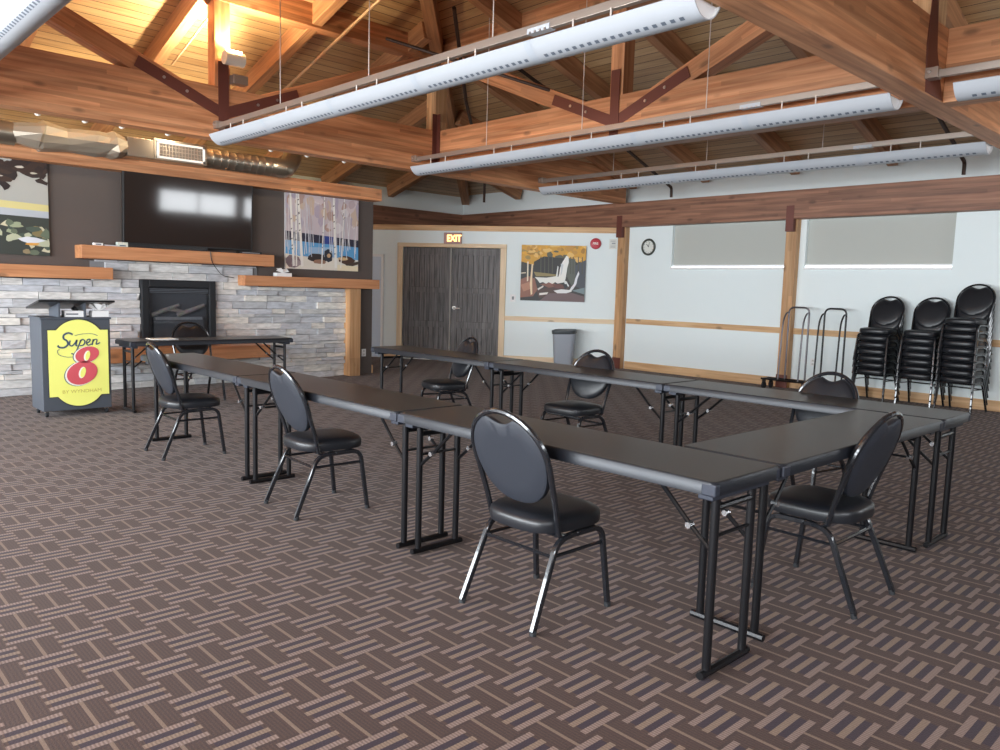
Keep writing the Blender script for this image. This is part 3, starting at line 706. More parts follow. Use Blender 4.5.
# television, tilted forward
tv = thing('television', 'large flat television above the orange mantel', 'television', (FW+.14, 1.79, 2.27), PI/2)
tv.rotation_euler = (math.radians(3), 0, PI/2)
b = MB(); b.box(-.83, .83, -.02, .03, -.485, .485, TVB); b.build('tv_casing', tv, smooth=False, bevel=.008)
b = MB(); b.box(-.81, .81, -.0225, -.0195, -.46, .468, TVS); b.build('screen', tv, smooth=False)
b = MB(); b.box(-.2, .2, .03, .07, -.2, .2, TVB); b.build('wall_bracket', tv, smooth=False)
b = MB(); b.box(-.53, .53, -.03, .03, 0, .045, BLACK); b.box(-.5, .5, -.033, -.03, .008, .036, TVB)
tag(b.build('soundbar', smooth=False, bevel=.006, loc=(FW+.17, 1.45, 1.746), rotz=PI/2), 'low black soundbar lying on the mantel under the television', 'soundbar')
b = MB(); b.box(-.02, .3, -.05, .05, 0, .03, BLACK); b.box(.02, .27, -.053, -.05, .008, .02, mat('grey_trim', (130, 130, 134), .4))
tag(b.build('media_box', smooth=False, bevel=.004, loc=(FW+.17, 2.42, 1.746), rotz=PI/2), 'slim black media box at the right end of the mantel', 'media box')
for y, w_, c, lab in ((.66, .05, WHITE, 'small white box at the left end of the mantel'), (.93, .06, mat('pale_box', (206, 216, 206), .5), 'small pale green box on the mantel just left of the television corner')):
    b = MB(); b.box(-w_, w_, -.03, .03, 0, .03 if y < .8 else .055, c); b.box(-w_*.6, w_*.6, -.0312, -.03, .008, .02, NAVY)
    tag(b.build('small_box', smooth=False, bevel=.004, loc=(FW+.19, y, 1.746), rotz=PI/2), lab, 'box')
b = MB(); b.box(-.07, .07, -.02, .02, 0, .015, mat('remote_silver', (190, 192, 198), .4)); 
for k in range(5): b.box(-.055+k*.024, -.043+k*.024, -.008, .008, .015, .018, BLACK)
tag(b.build('remote_control', smooth=False, bevel=.003, loc=(FW+.2, .80, 1.746), rotz=PI/2), 'silver remote control between the two small boxes on the mantel', 'remote')
# crumpled paper on the right shelf
def tissue(b, c, w, h, n, seed, m):
    r0 = random.Random(seed)
    for k in range(n):
        a = 2*PI*k/n; p = [(c[0], c[1], c[2])]
        for q in range(3):
            aa = a+(q-1)*.45; p.append((c[0]+math.cos(aa)*w*r0.uniform(.5, 1), c[1]+math.sin(aa)*w*.6*r0.uniform(.5, 1), c[2]+h*r0.uniform(.3, 1)))
        b.add(p, [(0, 1, 2), (0, 2, 3)], m)
        b.add([(x, y-.002, z-.002) for x, y, z in p], [(2, 1, 0), (3, 2, 0)], m)
b = MB(); b.box(-.11, .11, -.06, .06, 0, .05, WHITE); tissue(b, (0, 0, .05), .1, .07, 7, 2, WHITE)
tag(b.build('tissue_box', smooth=False, loc=(FW+.14, 2.93+.14, 1.461), rotz=PI/2), 'white tissue box on the shelf below the birch painting', 'tissue box')
b = MB(); b.tube([(FW+.275, 1.98, 1.75), (FW+.285, 1.99, 1.62), (FW+.28, 2.08, 1.5), (FW+.16, 2.2, 1.44), (FW+.1, 2.38, 1.42)], .005, BLACK, 6, fillet=.08)
tag(b.build('power_cord'), 'thin dark cord hanging over the front of the mantel', 'cord')

# ------------------------------------------------------------------ ducts behind the truss beam
DXc = FW+.36
dt = thing('spiral_duct', 'round galvanised duct with an elbow above the television wall', 'duct', (0, 0, 0))
b = MB(); prof = []
y = 1.86
while y < 2.88: prof += [(.125, y), (.125, y+.085), (.128, y+.09), (.125, y+.095)]; y += .1
n = 20; vs = []
zc = 2.91
for r, yy in prof:
    for k in range(n): a = 2*PI*k/n; vs.append((DXc+r*math.cos(a), yy, zc+r*math.sin(a)))
fs = [(i*n+k, i*n+(k+1) % n, (i+1)*n+(k+1) % n, (i+1)*n+k) for i in range(len(prof)-1) for k in range(n)]
b.add(vs, fs, GALV); b.build('round_duct', dt)
b = MB(); b.tube([(DXc, 2.82, zc), (DXc, 3.0, zc), (DXc-.2, 3.2, zc+.16), (DXc-.6, 3.45, zc+.42)], .128, GALV, 20, fillet=.16); b.build('duct_elbow', dt)
b = MB(); b.tube([(DXc, -.2, zc-.03), (DXc, -1.4, zc-.03)], .125, GALV, 20); b.build('duct_run', dt)
fo = thing('foil_duct_wrap', 'crumpled pale foil wrapped duct section left of the television', 'duct', (0, 0, 0))
rnd = random.Random(4); secs = []
for y, s_ in ((-.22, .125), (.02, .19), (.06, .2), (.3, .15), (.6, .17), (.72, .16), (.8, .19), (.92, .13)):
    secs.append([(DXc+s_*1.05*math.cos(2*PI*k/12)*(1+rnd.uniform(-.12, .12)), y+rnd.uniform(-.02, .02), zc-.02+s_*.85*math.sin(2*PI*k/12)*(1+rnd.uniform(-.12, .12))) for k in range(12)])
b = MB(); loft(b, secs, FOIL); b.build('foil_wrap', fo, smooth=False)
b = MB(); b.box(DXc-.13, DXc+.13, .92, 1.22, zc-.12, zc+.1, GALV); b.build('duct_box', fo, smooth=False, bevel=.006)
gr = thing('air_register', 'rectangular air register grille in the duct above the television', 'grille', (DXc, 1.53, zc), PI/2)
b = MB(); b.box(-.31, .33, -.13, .13, -.12, .13, GALV); b.build('register_box', gr, smooth=False, bevel=.004)
b = MB()
for (x0, x1, z0, z1) in ((-.28, .3, .075, .1), (-.28, .3, -.1, -.075), (-.28, -.255, -.1, .1), (.275, .3, -.1, .1)): b.box(x0, x1, -.145, -.131, z0, z1, FWHITE)
b.build('register_frame', gr, smooth=False)
b = MB()
for k in range(14): b.box(-.25+k*.038, -.244+k*.038, -.14, -.131, -.075, .075, STRUT)
for k in range(3): b.box(-.25, .27, -.1385, -.131, -.05+k*.045, -.045+k*.045, STRUT)
b.box(-.255, .275, -.1315, -.1302, -.08, .08, mat('register_dark', (120, 112, 104), .6))
b.build('register_slats', gr, smooth=False)

# ------------------------------------------------------------------ trusses
BZ, BH = 2.95, .57
TZ = 4.44
def truss(label, p0, p1, wlen0=0, wlen1=0, ks=1):
    """bottom chord (p0..p1 plus overhangs), top chord, king post, two webs with rust steel plates"""
    p0, p1 = Vector(p0), Vector(p1); d = (p1-p0).normalized(); L_ = (p1-p0).length; ang = math.atan2(d.y, d.x)
    t = thing('timber_truss', label, 'roof truss', p0, ang, kind='structure')
    beam('bottom_chord', (-wlen0, 0, BZ), (L_+wlen1, 0, BZ), .2, BH, GLU, t)
    beam('top_chord', (0, 0, TZ), (L_, 0, TZ), .2, .3, GLU, t)
    mid = L_/2
    beam('king_post', (mid, 0, 3.0), (mid, 0, 5.5 if False else TZ+.2), .18, .18, GLU, t, just='mid').location = (mid, 0, BZ+BH)
    for s in (-1, 1):
        q0, q1 = Vector((mid+s*.02, 0, BZ+.29)), Vector((mid+s*(L_/2-.08), 0, TZ+.04))
        w_ = beam('web_brace', q0, q1, .185, .2, GLU, t, just='mid')
        for side in (-1, 1):
            pb = MB(); pb.box(.0, .98, *sorted((side*.101, side*.108)), -.06, .06, STEEL); pb.build('steel_plate', w_, smooth=False)
            for q in (.42, .68):
                bb = MB(); bb.cyl((q, side*.108, 0), (q, side*.12, 0), .016, BOLT, 8); bb.build('bolt', w_)
    pb = MB()
    for side in (-1, 1):
        a, c = sorted((side*.101, side*.107))
        pb.prism([(mid-.06, BZ+.06), (mid+.06, BZ+.06), (mid+.06, BZ+BH+.27), (mid-.06, BZ+BH+.27)], *sorted((side*.1085, side*.114)), STEEL)
    pb.build('hub_plate', t, smooth=False)
    return t
truss('timber truss over the head table side, its king post carrying the lit lamp', (AX, SY, 0), (AX, BY, 0), 4.3, 4.2)
truss('timber truss crossing the room between the two long light fixtures', (AX+.1, BY, 0), (CX-.1, BY, 0))
tb = truss('big pale timber truss beam passing diagonally across the top right corner', (CX, SY, 0), (CX, BY, 0), 4.3, 4.2)
truss('timber truss behind the viewer, opposite the crossing truss', (AX+.1, SY, 0), (CX-.1, SY, 0))
# side beams from the ring to the outer walls (right hand side)
for y, lab in ((BY, 'timber beam running right from the big truss beam above the short fixture'), (SY, 'timber beam running right from the big truss beam behind the viewer')):
    o = beam('timber_beam', (CX+.1, y, BZ), (XE, y, BZ), .2, BH, GLU); tag(o, lab, 'beam', kind='structure')
for y, lab in ((SY, 'timber beam running from the far truss over the fireplace wall'),):
    o = beam('timber_beam', (XW, y, BZ), (AX-.1, y, BZ), .2, BH, GLU); tag(o, lab, 'beam', kind='structure')
for (x, y, lab) in ((AX, BY, 'timber post on the truss corner nearest the double door'), (CX, BY, 'timber post on the truss corner above the right hand tables'), (AX, SY, 'timber post on the truss corner over the fireplace wall'), (CX, SY, 'timber post on the truss corner behind the viewer')):
    px = x-.08 if x == CX else x
    b = MB(); b.box(px-.1, px+.1, y-.13, y+.07, BZ+BH, 4.72, PINEV); o = b.build('timber_post', smooth=False, bevel=.006); tag(o, lab, 'post', kind='structure')
    b = MB()
    if x == AX:
        b.box(x+.103, x+.109, y-.18, y-.1, BZ+.03, BZ+BH+.22, STEEL); b.box(x+.1, x+.18, y-.109, y-.103, BZ+.03, BZ+BH+.22, STEEL)
    else:
        dy = y-4.75
        b.prism([(4.25+dy, 2.96), (4.62+dy, 2.96), (4.42+dy, 3.3), (4.34+dy, 3.75), (4.24+dy, 3.75), (4.2+dy, 3.3)], x+.102, x+.108, STEEL, 'x')
    b.build('steel_plate', o, smooth=False)
# rafters
def rafter(p0, p1, lab, w=.13, h=.24, grp=None):
    o = beam('roof_rafter', p0, p1, w, h, RAFT); tag(o, lab, 'rafter', grp, 'structure')
    return o
zr = lambda dd: roofz(dd)-.24
nl = ['first', 'second', 'third', 'fourth', 'fifth', 'sixth', 'seventh', 'eighth', 'ninth', 'tenth', 'eleventh', 'twelfth']
for i, x in enumerate([-10.15, -8.7, -7.25, -5.8, -4.28, -2.9, -1.45, 0.1, 1.55, 2.9]):
    far = YN-.12; k = abs(x-CXM)+.1
    yin = CYM+max(k-(hx-hy), .25) if k < hx else BY+(k-hx)+.05
    rafter((x, far, zr(far-BY)), (x, yin, zr(yin-BY)), 'sloping roof rafter above the window wall, %s from its left end' % nl[i])
    far = YS+.12; yin2 = CYM-(yin-CYM)
    rafter((x, far, zr(SY-far)), (x, yin2, zr(SY-yin2)), 'roof rafter behind the viewer', grp='rafters behind the viewer')
for i, y in enumerate([-4.2, -2.75, -1.35, .05, 1.45, 2.78, 4.2, 5.6, 7.1]):
    k = abs(y-CYM)+.1; xin = CXM-max(k+(hx-hy), .25) if k < hy else AX-(k-hy)-.05
    xf = XW+.12
    rafter((xf, y, zr(AX-xf)), (xin, y, zr(AX-xin)), 'sloping roof rafter above the fireplace wall, %s from its left end' % nl[i])
    if y < 7: rafter((XE-.1, y, zr(XE-.1-CX)), (2*CXM-xin, y, zr(AX-xin)), 'roof rafter over the window wall beside the viewer', grp='rafters beside the viewer')
for i, (sx, sy, lab) in enumerate(((-1, 1, 'hip rafter rising from the corner behind the double door'), (1, 1, 'hip rafter over the right end of the window wall'), (-1, -1, 'hip rafter over the left end of the fireplace wall'), (1, -1, 'hip rafter behind the viewer'))):
    X0 = AX if sx < 0 else CX; Y0 = BY if sy > 0 else SY
    rafter((X0+sx*4.35, Y0+sy*4.3, zr(4.33)), (CXM+sx*.15, CYM+sy*.1, zr(-hx+.15)), lab, .16, .26)
# sprinkler pipes and conduits
def pipe(label, pts, r, m, cat='pipe', name='sprinkler_pipe', fillet=.05):
    b = MB(); b.tube(pts, r, m, 8, fillet=fillet); return tag(b.build(name), label, cat)
for i, x in enumerate((-6.1, -1.75)):
    pipe(('dark sprinkler pipe dropping to the window wall beam near its left post', 'dark sprinkler pipe dropping to the window wall beam at its right')[i], [(x-.2, YN-.35, 2.975), (x-.2, YN-.35, 3.13), (x-.2, 7.3, zr(7.3-BY)-.04), (x-.2, 5.05, zr(.3)-.04)], .024, PIPE)
pipe('dark pipe falling from the roof onto the beam left above the exit sign', [(AX-2.2, BY+2.9, 2.98), (AX-2.2, BY+2.9, 3.35), (AX+.3, BY+.25, 3.95), (AX+1.5, BY-1.0, 4.6)], .024, PIPE)
pipe('dark sprinkler pipe climbing beside the crossing truss', [(-4.9, BY+.2, 3.6), (-6.8, 3.4, 4.35)], .02, PIPE)
pipe('pale conduit running up beside the rafter right of the lamp post', [(-9.0, 3.1, 3.93), (-7.4, 3.1, 4.39), (-5.4, 3.1, 4.97)], .022, TANPIPE, 'conduit', 'conduit')
pipe('thin pale conduit running up the rafter left of the lamp post', [(-8.7, 1.56, 4.0), (-7.8, 1.56, 4.27), (-7.56, 1.62, 4.42)], .012, TANPIPE, 'conduit', 'conduit')

# lamp on the king post
lp = thing('uplight_lamp', 'lit cylindrical uplight fixed to the king post over the head table', 'lamp', (AX+.1, CYM+.03, 3.82), 0)
b = MB(); b.lathe([(.06, -.06), (.065, -.05), (.065, .05), (.058, .055)], (.10, .02, 0), LAMPW, 20, 'y'); 
b.cyl((.10, -.06, 0), (.10, .16, 0), .075, LAMPW, 20); b.build('lamp_body', lp)
b = MB(); b.box(0.0, .05, -.02, .02, -.02, .02, STRUT); b.build('lamp_bracket', lp, smooth=False)
b = MB(); b.box(.04, .16, -.04, .12, .068, .078, LAMPE); b.build('lamp_lens', lp, smooth=False)
b = MB(); b.box(0, .12, -.02, .15, -.22, -.12, STRUT)
tag(b.build('junction_box', smooth=False, bevel=.006, loc=(AX+.1, CYM+.09, 3.78)), 'grey junction box just below the lit lamp', 'junction box')
def spot(name, loc, target, power, col, size=60, blend=.6, rad=.05):
    l = bpy.data.lights.new(name, 'SPOT'); l.energy = power; l.color = col; l.spot_size = math.radians(size); l.spot_blend = blend; l.shadow_soft_size = rad
    o = bpy.data.objects.new(name, l); COL.objects.link(o); o.location = loc
    o.rotation_euler = (Vector(target)-Vector(loc)).to_track_quat('-Z', 'Y').to_euler(); return o
spot('uplight_beam', (AX+.2, CYM+.17, 3.9), (AX+.22, CYM+.1, 5.2), 120, (1, .82, .52), 165, .4, .05)
spot('uplight_beam', (AX-.22, CYM+.1, 3.9), (AX-.9, CYM-.5, 4.4), 170, (1, .84, .56), 160, .5, .05)
# spotlights behind the truss beam
for i, y in enumerate((-.19, .24, .6, 1.08, 2.31, 2.80, 3.34)):
    t = thing('spotlight', ['pale spotlight under the truss beam above the seascape painting, left of its row', 'pale spotlight under the truss beam above the foil wrap', 'pale spotlight under the truss beam between foil wrap and register', 'pale spotlight under the truss beam above the air register', 'pale spotlight under the truss beam beside the duct elbow', 'pale spotlight under the truss beam just right of the duct elbow', 'pale spotlight under the truss beam above the birch painting'][i], 'spotlight', (AX-.16, y, 2.99), 0, 'spotlights along the truss beam')
    b = MB(); b.cyl((0, 0, .01), (-.045, .02, -.015), .026, LAMPW, 14, r1=.032); b.build('lamp_head', t)
    b = MB(); b.cyl((0, 0, .02), (0, 0, .1), .012, STRUT, 8); b.build('stem', t)
for y in (.2, 1.6, 3.0):
    spot('warm_wash', (AX-.3, y, 3.12), (-10.6, y+.1, 3.9), 7, (1, .84, .58), 150, .8, .05)

for y in (-.4, .9, 2.2, 3.5):  # unseen warm spots added to brighten the boards beyond the truss, no fixtures here
    spot('wall_top_uplight', (FW-.2, y, 3.1), (-10.8, y, 3.7), 34, (1, .78, .42), 140, .8, .05)

# ------------------------------------------------------------------ linear light fixtures
def fixture(name, label, x0, x1, y, z=2.86, reach=None, rods=True):
    t = thing(name, label, 'light fixture', (x0, y, z), 0, 'hanging linear fixtures')
    L_ = x1-x0; n = 12; W_ = .14; H_ = .095
    sec = [(-W_+2*W_*k/n, H_*abs(2*k/n-1)**2.3) for k in range(n+1)]
    sec[0] = (-W_-.002, H_+.008)
    def shell(bm, xa, xb, m, mi):
        outer = sec; inner = [(p[0]*.95, p[1]+.006) for p in sec]
        vs = []
        for x in (xa, xb):
            vs += [(x, p[0], p[1]) for p in outer]+[(x, p[0], p[1]) for p in inner]
        q = n+1; o2 = 2*q
        fo = [(k, k+1, o2+k+1, o2+k) for k in range(n)]; fi = [(q+k, o2+q+k, o2+q+k+1, q+k+1) for k in range(n)]
        bm.add(vs, fo, m); bm.add(vs, fi, mi)
        bm.add(vs, [(0, o2, o2+q, q), (n, q+n, o2+q+n, o2+n)], m)
        for off in (0, o2): bm.add(vs, [(off+k, off+q+k, off+q+k+1, off+k+1) for k in range(n)], m)
    b = MB(); shell(b, 0, L_, LGREY, FWHITE)
    for i in range(int(L_/.06)):       # louver slots low on the near side
        xx = .05+i*.06
        if (xx % 1.22) < .06 or xx > L_-.08: continue
        a, c = sec[3], sec[4]; off = .0012
        b.add([(xx, a[0], a[1]-off), (xx+.03, a[0], a[1]-off), (xx+.03, c[0], c[1]-off), (xx, c[0], c[1]-off)], [(0, 1, 2, 3)], SLOT)
    b.build('reflector', t, ang=50)
    for k in range(1, int(L_/1.22)+1):
        if k*1.22 > L_-.1: break
        xa = k*1.22-.03; b = MB()
        vs = [(xx, p[0]*1.02, p[1]-.002) for xx in (xa, xa+.06) for p in sec]
        q = n+1; b.add(vs, [(i, i+1, q+i+1, q+i) for i in range(n)], mat('joint_grey', (176, 182, 190), .4))
        b.build('joint_cover', t)
    for xe in (0, L_):
        b = MB(); xa, xb = (.02, .026) if xe == 0 else (xe-.026, xe-.02)
        vs = [(xx, p[0]*.93, p[1]+.004) for xx in (xa, xb) for p in sec]; q = n+1
        b.add(vs, [tuple(range(q)), tuple(range(2*q-1, q-1, -1))]+[(i, i+1, q+i+1, q+i) for i in range(n)]+[(n, 0, q, q+n)], FWHITE)
        b.build('end_cap', t, smooth=False)
    b = MB(); b.cyl((.05, 0, .05), (L_-.05, 0, .05), .013, FWHITE, 8); b.build('lamp_tube', t)
    # strut above, with drop rods
    s0, s1 = (reach if reach else (x0, x1)); s0 -= x0; s1 -= x0
    b = MB(); b.box(s0, s1, -.022, .022, .195, .25, STRUT); b.build('support_strut', t, smooth=False, bevel=.003)
    for xe, sg in ((s0, 1), (s1, -1)):
        c = MB(); c.box(xe+sg*.03-.06, xe+sg*.03+.06, -.05, .05, .19, .27, STRUT); c.cyl((xe+sg*.03, -.05, .235), (xe+sg*.03, -.065, .235), .014, BOLT, 8); c.build('strut_clamp', t, smooth=False, bevel=.004)
    x = .3; big = True
    while x < L_-.1:
        b = MB(); b.cyl((x, -.03, .015), (x, -.03, .2), .006, CABLE, 6); b.build('drop_rod', t); x += .3 if big else .92; big = not big
    b = MB()
    b.box(L_*.78, L_*.78+.2, -.03, .03, .19, .225, LGREY)
    for k in range(4): b.cyl((L_*.78+.03+k*.045, -.03, .195), (L_*.78+.03+k*.045, -.038, .195), .008, BOLT, 6)
    b.build('ballast_clip', t, smooth=False)
    for xx in (.22, .47, .72):
        b = MB()
        X = x0+L_*xx
        zt = roofz(max(AX-X, X-CX, y-BY, SY-y)) if True else 4.2
        b.cyl((L_*xx, 0, .25), (L_*xx, 0, zt-z-.01), .0045, CABLE, 6)
        b.build('suspension_cable', t)
    return t
FX = [(-7.25, -1.13, 1.53, 'long pale linear fixture nearest overhead, spanning in front of the lit lamp post'), (-7.25, -1.13, 4.27, 'long pale linear fixture hanging along the crossing truss'), (-7.25, -1.13, 6.75, 'long pale linear fixture closest to the window wall'), (-7.25, -1.13, -1.03, 'pale linear fixture cut by the top left corner')]
for x0, x1, y, lab in FX: fixture('linear_light', lab, x0, x1, y, reach=(AX+.1, CX-.1))
for y, lab in ((1.53, 'short end of a pale linear fixture at the top edge, over the big timber beam'), (4.27, 'pale linear fixture at the right edge beyond the big timber beam')):
    fixture('linear_light', lab, -.69, 3.2, y, reach=(CX+.1, XE-.02))

# ------------------------------------------------------------------ chairs
def make_chair():
    t = thing('banquet_chair', '', 'chair', (0, 0, 0))
    # side frames: inverted U with a stretcher
    for s in (-1, 1):
        xb, xt = s*.215, s*.2
        for nm, pts in (('leg', [(xb, -.235, .012), (xt, -.10, .333), (xt, -.055, .362), (xt, .02, .367)]), ('leg', [(xb, .235, .012), (xt, .195, .338), (xt, .16, .367), (xt, .02, .367)])):
            b = MB(); T0 = (Vector(pts[1])-Vector(pts[0])).normalized(); X0 = Vector((1, 0, 0)); b.tube(pts, .0165, CHAIRM, 4, fillet=.05, u0=(X0+T0.cross(X0))/math.sqrt(2)); o = b.build(nm, t, bevel=.0035, seg=1)
            g = MB(); p = pts[0]; g.cyl((p[0], p[1], .0005), (p[0], p[1]+(.006 if p[1] < 0 else -.001), .022), .0145, TIRE, 8); g.build('glide', o)
        b = MB(); b.tube([(xt, -.115, .293), (xt, .2, .296)], .008, CHAIRM, 6); b.build('stretcher', t)
    b = MB(); b.tube([(-.2, -.115, .293), (.2, -.115, .293)], .008, CHAIRM, 6); b.tube([(-.2, .16, .362), (.2, .16, .362)], .01, CHAIRM, 6); b.tube([(-.2, -.05, .362), (.2, -.05, .362)], .01, CHAIRM, 6); b.build('seat_frame', t)
    # seat cushion
    out = []
    for k in range(40):
        a = 2*PI*k/40; c, s_ = math.cos(a), math.sin(a); e = .62
        x = .218*abs(c)**e*(1 if c > 0 else -1); y = .212*abs(s_)**e*(1 if s_ > 0 else -1)
        x *= 1-.09*(-y/.212+1)/2; out.append((x, y))
    b = MB(); secs = []
    for sc_, z in ((.9, .38), (.985, .384), (1.0, .396), (1.0, .418), (.985, .434), (.93, .444), (.75, .453), (.4, .457), (.05, .458)):
        secs.append([(x*sc_, y*sc_+.038, z+.010*(y < 0)*abs(y)*0) for x, y in out])
    loft(b, secs, VINYL); b.build('seat', t)
    # back hoop and pad lie on a gently raked surface
    def rake(z): return -.085-.30*max(0, z-.4)-.10*max(0, z-.4)**2
    hoop = []
    for sgn, seq in ((-1, [.385, .45, .52, .6, .68]), ):
        hoop.append((-.19, .07, .362)); hoop.append((-.195, -.03, .362)); hoop.append((-.198, -.084, .378))
        for z in (.48, .56, .62, .67): hoop.append((-(.198+.02*(z-.4)/.27), rake(z), z))
    arc = []
    for k in range(1, 16):
        a = PI-PI*k/16; arc.append((.218*math.cos(a), rake(.682+.195*math.sin(a)), .682+.195*math.sin(a)))
    pts = hoop+arc+[(-x, y, z) for x, y, z in reversed(hoop)]
    b = MB(); b.tube(pts, .0125, CHAIRM, 8); b.build('back_frame', t)
    prof = []
    for k in range(48):
        a = 2*PI*k/48; c, s_ = math.cos(a), math.sin(a)
        if s_ > 0: x = .205*c; z = .682+.183*s_
        else: x = .205*abs(c)**.85*(1 if c > 0 else -1); z = .682+.20*s_
        if s_ > 0 and abs(x) < .085: z -= .042*math.cos(x/.085*PI/2)**1.1
        prof.append((x, z))
    b = MB(); cz_ = .67; secs = []
    for sc_, dy in ((.05, -.018), (.6, -.018), (.93, -.016), (1.0, -.008), (1.0, .006)):
        secs.append([(x*sc_, rake(cz_+(z-cz_)*sc_)+dy, cz_+(z-cz_)*sc_) for x, z in prof])
    loft(b, secs, VBACK); b.build('back_panel', t, label='charcoal rear face of the backrest')
    b = MB(); secs = []
    for sc_, dy in ((.99, .006), (.99, .018), (.94, .03), (.8, .04), (.4, .046), (.05, .047)):
        secs.append([(x*sc_, rake(cz_+(z-cz_)*sc_)+dy, cz_+(z-cz_)*sc_) for x, z in prof])
    loft(b, secs, VINYL); b.build('backrest', t)
    return t
ch = make_chair(); used = False
def chair(x, y, rz, label, group='black banquet chairs around the tables', z=0, rx=0):
    global used
    if not used:
        used = True; ch.location = (x, y, z); ch.rotation_euler = (rx, 0, rz); ch['label'] = label; ch['group'] = group; return ch
    return dup(ch, (x, y, z), rz, label, group, rx)
D2 = math.radians
chair(-.91, .10, 0, 'black banquet chair seen from behind, nearest the viewer, rear legs glinting white')
chair(-2.84, .15, D2(-4), 'black banquet chair seen from behind, middle of the three along the outer near tables')
chair(-4.81, .12, D2(-3), 'black banquet chair seen from behind, closest to the lectern')
chair(-.155, 1.27, D2(90), 'black banquet chair seen side on at the right hand end table')
chair(-4.59, 2.66, D2(165), 'black banquet chair across the far tables, in front of the double door')
chair(-2.84, 2.58, D2(180), 'black banquet chair across the far tables, below the waste bin')
chair(-.90, 2.62, D2(171), 'black banquet chair across the far tables, in front of the table cart')
chair(-7.56, 1.36, D2(-90), 'black banquet chair behind the head table, against the fireplace')
# stacks
SP = .0915
for si, (x, y, n, where) in enumerate(((-2.80, 8.8, 7, 'left hand'), (-2.23, 8.8, 7, 'middle'), (-1.73, 8.75, 9, 'tall right hand'))):
    for k in range(n):
        pos = 'bottom chair' if k == 0 else ('top chair' if k == n-1 else ['', 'second', 'third', 'fourth', 'fifth', 'sixth', 'seventh', 'eighth'][k]+' chair up')
        chair(x, y-.002*k, D2(180+(-4, -2, -6)[si]), 'black banquet chair, %s in the %s stack by the window wall' % (pos, where), 'stacked chairs in the %s stack' % where, z=SP*k)

# ------------------------------------------------------------------ folding tables
TL, TW, TH = 1.80, .455, .74
def make_table():
    t = thing('folding_table', '', 'table', (0, 0, 0))
    b = MB(); b.prism(rr(TL-.012, TW-.012, .02), TH-.018, TH, TTOP, 'z'); b.build('tabletop', t, bevel=.003)
    b = MB(); o_ = rr(TL, TW, .026); i_ = rr(TL-.03, TW-.03, .015)
    n = len(o_); 
    loft(b, [[(x, y, z) for x, y in pl] for pl, z in ((i_, TH-.05), (o_, TH-.05), (o_, TH-.006), (rr(TL-.008, TW-.008, .024), TH-.001), (rr(TL-.02, TW-.02, .02), TH-.002))], TEDGE, False); b.build('edge_band', t)
    for s in (-1, 1):
        xe = s*(TL/2-.055)
        f = MB()
        f.box(xe-.03, xe+.03, -TW/2+.03, TW/2-.03, TH-.075, TH-.05, BRK); f.build('hinge_bracket', t, smooth=False, bevel=.004)
        for yy in (-.125, .125):
            b = MB(); b.tube([(xe, yy, .03), (xe, yy, TH-.075)], .0165, BLACK, 12); b.build('leg', t)
        b = MB(); b.tube([(xe, -.165, .017), (xe, .165, .017)], .016, BLACK, 8, sy=.95)
        b.build('foot_bar', t)
        b = MB(); b.tube([(xe, -.125, TH-.115), (xe, .125, TH-.115)], .012, BLACK, 8); b.tube([(xe, -.125, .52), (xe, .125, .52)], .007, BLACK, 6); b.build('crossbar', t)
        for yy in (-.125, .125):
            b = MB(); b.tube([(xe, yy, .46), (xe-s*.1, yy*.98, .54), (xe-s*.26, yy*.9, TH-.055)], .0085, BLACK, 6, fillet=.06)
            o = b.build('folding_brace', t)
            c = MB(); c.cyl((xe-s*.1, yy-.014, .54), (xe-s*.1, yy+.014, .54), .012, CHROME, 8); c.build('rivet', o)
        for yy in (-1, 1):
            b = MB(); b.box(*sorted((s*(TL/2+.0015), s*(TL/2-.055))), *sorted((yy*(TW/2+.0015), yy*(TW/2-.03))), TH-.052, TH-.008, BRK); b.build('corner_cap', t, smooth=False, bevel=.006)
    return t
tb0 = make_table()
Lr, Dr, Wr = 1.8117, 1.837, .4598
TB = [(-Lr/2, Wr/2, 0, 'black folding table at the front right corner, nearest the viewer'),
      (-1.5*Lr, Wr/2, 0, 'black folding table in the middle of the near row'),
      (-2.5*Lr, Wr/2, 0, 'black folding table ending the near row, towards the lectern'),
      (-Wr/2, Wr+Dr/2, 90, 'black folding table set crosswise, closing the U at the right'),
      (-Lr/2, 1.5*Wr+Dr, 0, 'black folding table at the right end of the far row, before the chair stacks'),
      (-1.5*Lr, 1.5*Wr+Dr, 0, 'black folding table in the middle of the far row, below the waste bin'),
      (-2.5*Lr, 1.5*Wr+Dr, 0, 'black folding table ending the far row before the double door'),
      (-7.08, 1.29, 90, 'black folding table standing alone in front of the fireplace')]
for i, (x, y, r, lab) in enumerate(TB):
    if i == 0: tb0.location = (x, y, 0); tb0['label'] = lab; tb0['group'] = 'black folding tables'
    else: dup(tb0, (x, y, 0), D2(r), lab, 'black folding tables')
b = MB(); b.box(-.14, .14, -.1, .1, 0, .004, WHITE); b.box(-.13, .12, -.09, .09, .004, .007, SWH)
tag(b.build('paper_sheets', smooth=False, loc=(-7.12, .8, TH+.001), rotz=D2(86)), 'white papers lying on the table in front of the fireplace', 'paper')

